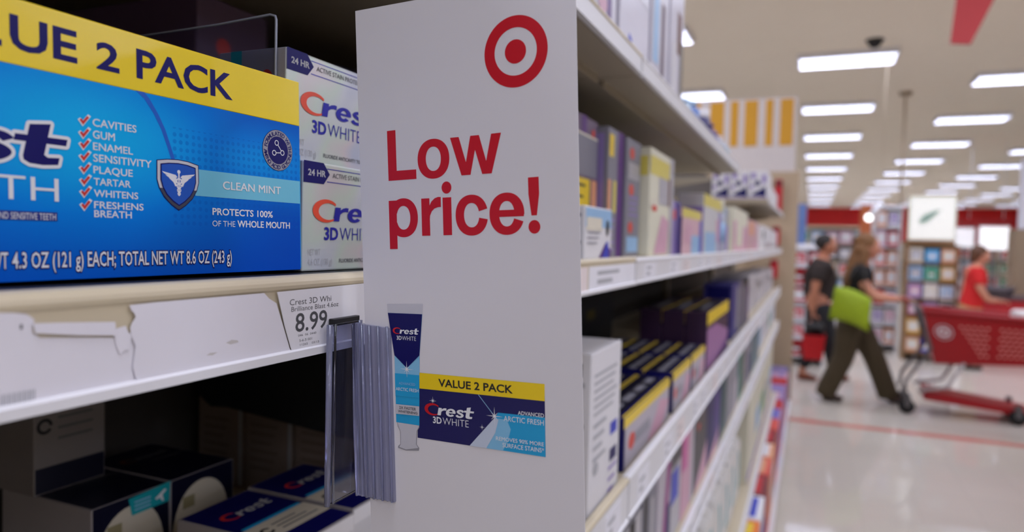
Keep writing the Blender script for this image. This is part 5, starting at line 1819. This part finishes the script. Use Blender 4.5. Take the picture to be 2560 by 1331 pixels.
# lime bag on her near hip
B = thing('shoulder_bag', 'lime green canvas shoulder bag hanging at the hip of the walking person', 'bag', (0, 0, 0))
mb = MB()
bm = bmesh.new()
bmesh.ops.create_cube(bm, size=1)
bmesh.ops.subdivide_edges(bm, edges=list(bm.edges), cuts=4, use_grid_fill=True)
for q in bm.verts:
    x, y, z = q.co
    puff = (1 - (2 * x) ** 2) * (1 - (2 * z) ** 2)
    q.co = Vector((0.348 + x * (0.315 - 0.03 * z) + 0.05 * z * 0.6, 7.085 + y * (0.05 + 0.07 * puff), 0.905 + z * 0.30 - 0.10 * (x) + 0.03 * math.cos(3 * x)))
mb.bm(bm, LIME, True)
mb.build('body', B)
mb = MB()
mb.tube([(0.25, 7.085, 1.06), (0.33, 7.11, 1.20), (0.41, 7.20, 1.325), (0.44, 7.26, 1.335), (0.45, 7.20, 1.30), (0.455, 7.11, 1.15), (0.455, 7.085, 1.03)], 0.007, mat('dark_strap', (44, 40, 30), 0.6), 6)
mb.build('strap', B)

# man behind her
Mn = thing('person', 'person in a dark brown tee with short dark hair, holding a black bag', 'person', (0, 0, 0))
y0 = 8.4
hip, chest = (0.09, y0, 0.86), (0.10, y0, 1.15)
mb = MB()
v, f = skin([
    [(hip, (0.15, 0.12)), ((0.09, y0, 1.0), (0.15, 0.115)), (chest, (0.17, 0.125)), ((0.10, y0, 1.27), (0.14, 0.09)), ((0.125, y0, 1.36), 0.056), ((0.145, y0, 1.43), 0.054)],
    [((0.10, y0, 1.27), (0.14, 0.09)), ((0.09, y0 - 0.19, 1.26), 0.065), ((0.055, y0 - 0.22, 1.06), 0.05), ((0.045, y0 - 0.23, 0.98), 0.043), ((0.035, y0 - 0.22, 0.79), 0.032), ((0.035, y0 - 0.22, 0.74), 0.026)],
    [((0.10, y0, 1.27), (0.14, 0.09)), ((0.11, y0 + 0.19, 1.26), 0.065), ((0.15, y0 + 0.22, 1.06), 0.05), ((0.20, y0 + 0.22, 0.98), 0.043), ((0.30, y0 + 0.2, 0.86), 0.032), ((0.33, y0 + 0.2, 0.82), 0.026)],
    [(hip, (0.15, 0.12)), ((0.075, y0 - 0.09, 0.78), 0.10), ((0.06, y0 - 0.09, 0.46), 0.065), ((0.0, y0 - 0.09, 0.25), 0.05), ((-0.06, y0 - 0.09, 0.09), 0.036), ((0.03, y0 - 0.09, 0.04), 0.03)],
    [(hip, (0.15, 0.12)), ((0.11, y0 + 0.09, 0.78), 0.10), ((0.21, y0 + 0.09, 0.46), 0.065), ((0.25, y0 + 0.09, 0.25), 0.05), ((0.27, y0 + 0.09, 0.09), 0.036), ((0.36, y0 + 0.09, 0.04), 0.03)],
], SKIN2, 2)
mb.add(v, f, SKIN2, True)
hc = (0.155, y0, 1.485)
head(mb, hc, SKIN2)
hand(mb, (0.035, y0 - 0.22, 0.755), (0.05, 0, -1), (1, 0, 0), (0, 1, 0), SKIN2, 0.6)
hand(mb, (0.325, y0 + 0.2, 0.825), (0.7, 0, -0.6), (0, 1, 0), (0.3, 0, 0.9), SKIN2, 0.5)
mb.build('body', Mn)
face_details(Mn, hc, (1, 0, 0), LIPS, HAIRD)
mb = MB()
v, f = skin([
    [((0.09, y0, 0.84), (0.18, 0.15)), ((0.09, y0, 1.0), (0.175, 0.14)), (chest, (0.19, 0.15)), ((0.10, y0, 1.265), (0.165, 0.115)), ((0.118, y0, 1.335), (0.085, 0.075))],
    [((0.10, y0, 1.265), (0.165, 0.115)), ((0.088, y0 - 0.185, 1.255), 0.09), ((0.058, y0 - 0.22, 1.08), 0.075)],
    [((0.10, y0, 1.265), (0.165, 0.115)), ((0.11, y0 + 0.185, 1.255), 0.09), ((0.145, y0 + 0.22, 1.08), 0.075)],
], BROWNTEE, 2)
mb.add(v, f, BROWNTEE, True)
mb.build('shirt', Mn)
mb = MB()
v, f = skin([
    [((0.09, y0, 0.90), (0.165, 0.14)), (hip, (0.175, 0.15)), ((0.075, y0 - 0.09, 0.76), 0.125), ((0.06, y0 - 0.09, 0.46), 0.095), ((0.0, y0 - 0.09, 0.25), 0.075), ((-0.05, y0 - 0.09, 0.12), 0.065)],
    [(hip, (0.175, 0.15)), ((0.115, y0 + 0.09, 0.76), 0.125), ((0.21, y0 + 0.09, 0.46), 0.095), ((0.25, y0 + 0.09, 0.25), 0.075), ((0.268, y0 + 0.09, 0.12), 0.065)],
], DARKPANT, 2)
mb.add(v, f, DARKPANT, True)
mb.build('trousers', Mn)
mb = MB()
v, f = skin([[((0.165, y0, 1.572), (0.075, 0.06)), ((0.12, y0, 1.545), (0.088, 0.085)), ((0.085, y0, 1.50), (0.078, 0.07)), ((0.082, y0, 1.445), (0.055, 0.04))]], HAIRD, 2)
mb.add(v, f, HAIRD, True)
mb.ball((0.122, y0, 1.520), (0.100, 0.086, 0.096), HAIRD, 18, 14)
mb.build('hair', Mn)
shoe('shoe', Mn, (-0.10, y0 - 0.09, 0.0), (0.11, y0 - 0.09, 0.0), mat('brown_leather', (128, 66, 40), 0.5))
shoe('shoe', Mn, (0.235, y0 + 0.09, 0.0), (0.44, y0 + 0.09, 0.0), mat('brown_leather', (128, 66, 40), 0.5))
B = thing('hand_bag', 'black pouch bag heaped in the red basket of the person in brown tee', 'bag', (0, 0, 0))
mb = MB()
mb.ball((0.065, y0 - 0.225, 0.598), (0.098, 0.10, 0.072), BLACKPLASTIC, 16, 12)
mb.build('body', B)
mb = MB()
mb.tube([(0.0, y0 - 0.235, 0.63), (0.02, y0 - 0.225, 0.69), (0.04, y0 - 0.222, 0.668), (0.075, y0 - 0.225, 0.69), (0.12, y0 - 0.235, 0.63)], 0.008, BLACKPLASTIC, 6)
mb.build('handle', B)
B = thing('shopping_basket', 'red plastic hand basket carried low by the person in the brown tee', 'basket', (0.055, y0 - 0.225, 0.0))
mb = MB()
def tub(mb, z0, z1, a0, b0, a1, b1, t_, m):
    """Open tapered tub (half sizes a, b at bottom and top) with wall thickness t_."""
    o0 = [(-a0, -b0, z0), (a0, -b0, z0), (a0, b0, z0), (-a0, b0, z0)]
    o1 = [(-a1, -b1, z1), (a1, -b1, z1), (a1, b1, z1), (-a1, b1, z1)]
    i1 = [(-a1 + t_, -b1 + t_, z1), (a1 - t_, -b1 + t_, z1), (a1 - t_, b1 - t_, z1), (-a1 + t_, b1 - t_, z1)]
    i0 = [(-a0 + t_, -b0 + t_, z0 + t_), (a0 - t_, -b0 + t_, z0 + t_), (a0 - t_, b0 - t_, z0 + t_), (-a0 + t_, b0 - t_, z0 + t_)]
    v = o0 + o1 + i1 + i0
    f = [(3, 2, 1, 0)]
    for r_ in range(3):
        for k in range(4):
            f.append((r_ * 4 + k, r_ * 4 + (k + 1) % 4, r_ * 4 + 4 + (k + 1) % 4, r_ * 4 + 4 + k))
    f.append((12, 13, 14, 15))
    mb.add(v, f, m)
BASKETRED = mat('red_basket_plastic', (204, 16, 28), 0.4)
tub(mb, 0.27, 0.53, 0.09, 0.12, 0.115, 0.15, 0.006, BASKETRED)
mb.build('tub', B)
mb = MB()
for s in (-1, 1):
    mb.tube([(0.0, 0.14 * s, 0.55), (-0.01, 0.13 * s, 0.64), (-0.015, 0.08 * s, 0.705), (-0.02, 0.0, 0.715)], 0.007, BLACKPLASTIC, 6)
mb.build('bail', B)

# employee in red, behind the trolley
E_ = thing('person', 'person in a red shirt with brown hair, standing behind the trolley', 'person', (0, 0, 0))
y0, x0 = 10.2, 1.86
mb = MB()
v, f = skin([
    [((x0 - 0.02, y0, 0.80), (0.14, 0.11)), ((x0 - 0.02, y0, 0.95), (0.14, 0.11)), ((x0, y0, 1.10), (0.15, 0.115)), ((x0 + 0.01, y0, 1.22), (0.13, 0.085)), ((x0 + 0.03, y0, 1.30), 0.05), ((x0 + 0.05, y0, 1.36), 0.05)],
    [((x0 + 0.01, y0, 1.22), (0.13, 0.085)), ((x0, y0 - 0.18, 1.21), 0.06), ((x0 + 0.02, y0 - 0.21, 1.02), 0.046), ((x0 + 0.12, y0 - 0.2, 0.88), 0.038), ((x0 + 0.22, y0 - 0.16, 0.87), 0.026)],
    [((x0 + 0.01, y0, 1.22), (0.13, 0.085)), ((x0, y0 + 0.18, 1.21), 0.06), ((x0 + 0.02, y0 + 0.21, 1.02), 0.046), ((x0 + 0.12, y0 + 0.2, 0.88), 0.038), ((x0 + 0.22, y0 + 0.16, 0.87), 0.026)],
    [((x0 - 0.02, y0, 0.80), (0.14, 0.11)), ((x0 - 0.03, y0 - 0.09, 0.72), 0.095), ((x0 - 0.02, y0 - 0.09, 0.42), 0.062), ((x0 - 0.04, y0 - 0.09, 0.09), 0.036), ((x0 + 0.06, y0 - 0.09, 0.04), 0.03)],
    [((x0 - 0.02, y0, 0.80), (0.14, 0.11)), ((x0 - 0.03, y0 + 0.09, 0.72), 0.095), ((x0, y0 + 0.09, 0.42), 0.062), ((x0 - 0.02, y0 + 0.09, 0.09), 0.036), ((x0 + 0.08, y0 + 0.09, 0.04), 0.03)],
], SKIN, 2)
mb.add(v, f, SKIN, True)
hc = (x0 + 0.065, y0, 1.41)
head(mb, hc, SKIN, s=0.95)
hand(mb, (x0 + 0.215, y0 - 0.16, 0.87), (1, 0.1, 0), (0, 1, 0), (0, 0, 1), SKIN, 0.5)
hand(mb, (x0 + 0.215, y0 + 0.16, 0.87), (1, -0.1, 0), (0, -1, 0), (0, 0, 1), SKIN, 0.5)
mb.build('body', E_)
face_details(E_, hc, (1, 0, 0), LIPS, HAIRD)
mb = MB()
v, f = skin([
    [((x0 - 0.03, y0, 0.64), (0.17, 0.15)), ((x0 - 0.02, y0, 0.78), (0.17, 0.14)), ((x0 - 0.02, y0, 0.93), (0.16, 0.13)), ((x0, y0, 1.10), (0.175, 0.14)), ((x0 + 0.01, y0, 1.215), (0.155, 0.11)), ((x0 + 0.025, y0, 1.275), (0.08, 0.07))],
    [((x0 + 0.01, y0, 1.215), (0.155, 0.11)), ((x0, y0 - 0.175, 1.205), 0.085), ((x0 + 0.018, y0 - 0.21, 1.04), 0.07)],
    [((x0 + 0.01, y0, 1.215), (0.155, 0.11)), ((x0, y0 + 0.175, 1.205), 0.085), ((x0 + 0.018, y0 + 0.21, 1.04), 0.07)],
], REDTEE, 2)
mb.add(v, f, REDTEE, True)
mb.build('shirt', E_)
mb = MB()
v, f = skin([
    [((x0 - 0.02, y0, 0.84), (0.155, 0.13)), ((x0 - 0.02, y0, 0.76), (0.16, 0.14)), ((x0 - 0.03, y0 - 0.09, 0.68), 0.12), ((x0 - 0.02, y0 - 0.09, 0.42), 0.09), ((x0 - 0.04, y0 - 0.09, 0.10), 0.075)],
    [((x0 - 0.02, y0, 0.76), (0.16, 0.14)), ((x0 - 0.03, y0 + 0.09, 0.68), 0.12), ((x0, y0 + 0.09, 0.42), 0.09), ((x0 - 0.02, y0 + 0.09, 0.10), 0.075)],
], KHAKI, 2)
mb.add(v, f, KHAKI, True)
mb.build('trousers', E_)
mb = MB()
v, f = skin([[((x0 + 0.07, y0, 1.495), (0.075, 0.06)), ((x0 + 0.02, y0, 1.465), (0.088, 0.085)), ((x0 - 0.01, y0, 1.40), (0.075, 0.06)), ((x0 - 0.03, y0, 1.31), (0.05, 0.04))]], mat('chestnut_hair', (96, 60, 36), 0.55), 2)
mb.add(v, f, mat('chestnut_hair', (96, 60, 36)), True)
mb.ball((x0 + 0.035, y0, 1.445), (0.098, 0.085, 0.098), mat('chestnut_hair', (96, 60, 36)), 18, 14)
mb.build('hair', E_)
for s in (-1, 1):
    shoe('shoe', E_, (x0 - 0.09, y0 + 0.09 * s, 0), (x0 + 0.12, y0 + 0.09 * s, 0), SHOE)

# ------------------------------------------------------------------ shopping trolley
CARTRED = mat('trolley_red_plastic', (158, 8, 20), 0.4, var=0.05, scale=5)
CARTDARK = mat('trolley_dark_red', (140, 8, 20), 0.45)
CARTPALE = mat('trolley_hole_edge', (236, 150, 140), 0.45)


def trolley(label, loc, rz, detail=True):
    """Local x runs from the handle (0) to the nose (about 1.05)."""
    t = thing('shopping_trolley', label, 'trolley', loc, rz)
    mb = MB()
    # tapered tub: bottom and top outlines in side view
    B0, B1, T0, T1 = 0.235, 1.22, 0.13, 1.36
    zb0, zb1, zt0, zt1 = 0.47, 0.52, 0.93, 0.88
    wb, wt, th = 0.20, 0.27, 0.012
    o0 = [(B0, -wb, zb0), (B1, -wb * 0.85, zb1), (B1, wb * 0.85, zb1), (B0, wb, zb0)]
    o1 = [(T0, -wt, zt0), (T1, -wt * 0.8, zt1), (T1, wt * 0.8, zt1), (T0, wt, zt0)]
    i1 = [(T0 + th, -wt + th, zt0), (T1 - th, -wt * 0.8 + th, zt1), (T1 - th, wt * 0.8 - th, zt1), (T0 + th, wt - th, zt0)]
    i0 = [(B0 + th, -wb + th, zb0 + th), (B1 - th, -wb * 0.85 + th, zb1 + th), (B1 - th, wb * 0.85 - th, zb1 + th), (B0 + th, wb - th, zb0 + th)]
    v = o0 + o1 + i1 + i0
    f = [(3, 2, 1, 0)] + [(r_ * 4 + k, r_ * 4 + (k + 1) % 4, r_ * 4 + 4 + (k + 1) % 4, r_ * 4 + 4 + k) for r_ in range(3) for k in range(4)] + [(12, 13, 14, 15)]
    mb.add(v, f, CARTRED)
    bk = mb.build('basket', t)
    mb = MB()
    rim = [Vector(q) for q in o1]
    mb.tube([tuple(q) for q in rim], 0.022, CARTRED, 8, closed=True)
    mb.build('rim', bk)
    if detail:
        def side(a, b_):       # a along the basket 0..1, b up 0..1 on the near face
            p0 = Vector(o0[0]).lerp(Vector(o0[1]), a)
            p1 = Vector(o1[0]).lerp(Vector(o1[1]), a)
            return p0.lerp(p1, b_) + Vector((0, -0.004, 0.0))
        mb = MB()
        for c_ in range(18):
            if c_ == 6:
                mb.build('perforation', bk, fix=False)
                mb = MB()
            for r_ in range(7):
                a = 0.22 + c_ * 0.042 + (0.02 if r_ % 2 else 0)
                b_ = 0.18 + r_ * 0.095
                if 0.40 < a < 0.46 or (a < 0.34 - 0.03 * r_) or a > 0.95:
                    continue
                mb.poly([side(a, b_ - 0.03), side(a + 0.015, b_), side(a + 0.006, b_ + 0.03), side(a - 0.012, b_ + 0.004)], CARTPALE)
        mb.build('perforation', bk, fix=False)
        mb = MB()
        cc, n = (0.105, 0.62), 26
        def disc(r0, r1, m, lift):
            pts0 = [side(cc[0] + r0 * 0.42 * math.cos(2 * math.pi * k / n), cc[1] + r0 * math.sin(2 * math.pi * k / n)) + Vector((0, -lift, 0)) for k in range(n)]
            if r1 == 0:
                mb.add(pts0, [list(range(n))], m)
            else:
                pts1 = [side(cc[0] + r1 * 0.42 * math.cos(2 * math.pi * k / n), cc[1] + r1 * math.sin(2 * math.pi * k / n)) + Vector((0, -lift, 0)) for k in range(n)]
                mb.add(pts0 + pts1, [(k, (k + 1) % n, n + (k + 1) % n, n + k) for k in range(n)], m)
        disc(0.15, 0.0, WHITE, 0.002)
        disc(0.135, 0.09, CARTRED, 0.004)
        disc(0.045, 0.0, CARTRED, 0.004)
        mb.build('bullseye_logo', bk, fix=False)
    for s in (-1, 1):
        mb = MB()
        mb.tube([(0.02, 0.25 * s, 1.0), (0.10, 0.25 * s, 0.96), (0.20, 0.24 * s, 0.60), (0.02, 0.24 * s, 0.30), (0.0, 0.24 * s, 0.17)], 0.015, STEEL_GREY, 8)
        mb.tube([(0.46, 0.19 * s, 0.49), (0.34, 0.2 * s, 0.27), (0.12, 0.22 * s, 0.22)], 0.016, mat('pale_steel', (186, 178, 176), 0.4, metal=0.4), 8)
        mb.build('frame_tube', t)
    mb = MB()
    mb.tube([(0.0, -0.26, 1.01), (0.0, 0.26, 1.01)], 0.019, CARTDARK, 10)
    mb.build('handle', t)
    mb = MB()
    mb.prism([(0.17, 0.135), (0.97, 0.075), (0.97, 0.12), (0.55, 0.175), (0.17, 0.225)], 'y', -0.18, 0.18, CARTRED)
    mb.build('lower_rack', t)
    for (x, s) in ((0.04, -1), (0.04, 1), (0.86, -1), (0.86, 1)):
        mb = MB()
        mb.lathe([(0.062, -0.016), (0.066, -0.008), (0.066, 0.008), (0.062, 0.016)], (x, 0.2 * s, 0.066), RUBBER, 20, axis='y')
        wh = mb.build('wheel', t)
        mb = MB()
        for o_ in (-0.02, 0.02):
            mb.box(x - 0.02, x + 0.025, 0.2 * s + o_ - 0.003, 0.2 * s + o_ + 0.003, 0.06, 0.17, mat('caster_grey', (90, 86, 86), 0.5))
        mb.box(x - 0.02, x + 0.025, 0.2 * s - 0.022, 0.2 * s + 0.022, 0.14, 0.17, mat('caster_grey', (90, 86, 86)))
        mb.build('caster', wh)
    return t


trolley('red plastic trolley with white round logo, pushed by the person with fair hair', (0.80, 7.30, 0), R(-2))
t = thing('paper_bundle', 'white wrapped bundle heaped in the far end of the pushed trolley', 'bundle', (0, 0, 0))
mb = MB()
mb.box(1.62, 1.98, 7.12, 7.38, 0.56, 0.965, mat('wrapped_white', (232, 226, 222), 0.5), 0.03)
mb.build('body', t)
t = thing('checkout_counter', 'red checkout counter at the right edge, behind the trolleys', 'counter', (0, 0, 0))
mb = MB()
mb.box(2.0, 3.4, 10.9, 11.6, 0.0, 0.84, mat('counter_red', (190, 24, 34), 0.45), 0.01)
mb.build('cabinet', t)
mb = MB()
mb.box(1.97, 3.45, 10.85, 11.65, 0.84, 0.88, mat('counter_dark', (96, 76, 78), 0.4), 0.006)
mb.build('worktop', t)
t = thing('display_bin', 'dark oval bin heaped with grey goods on the checkout counter', 'bin', (2.25, 11.1, 0.88))
mb = MB()
mb.lathe([(0.2, 0.0), (0.25, 0.12), (0.24, 0.12), (0.18, 0.02)], (0, 0, 0), mat('bin_grey', (90, 80, 84), 0.5), 24)
mb.build('body', t)
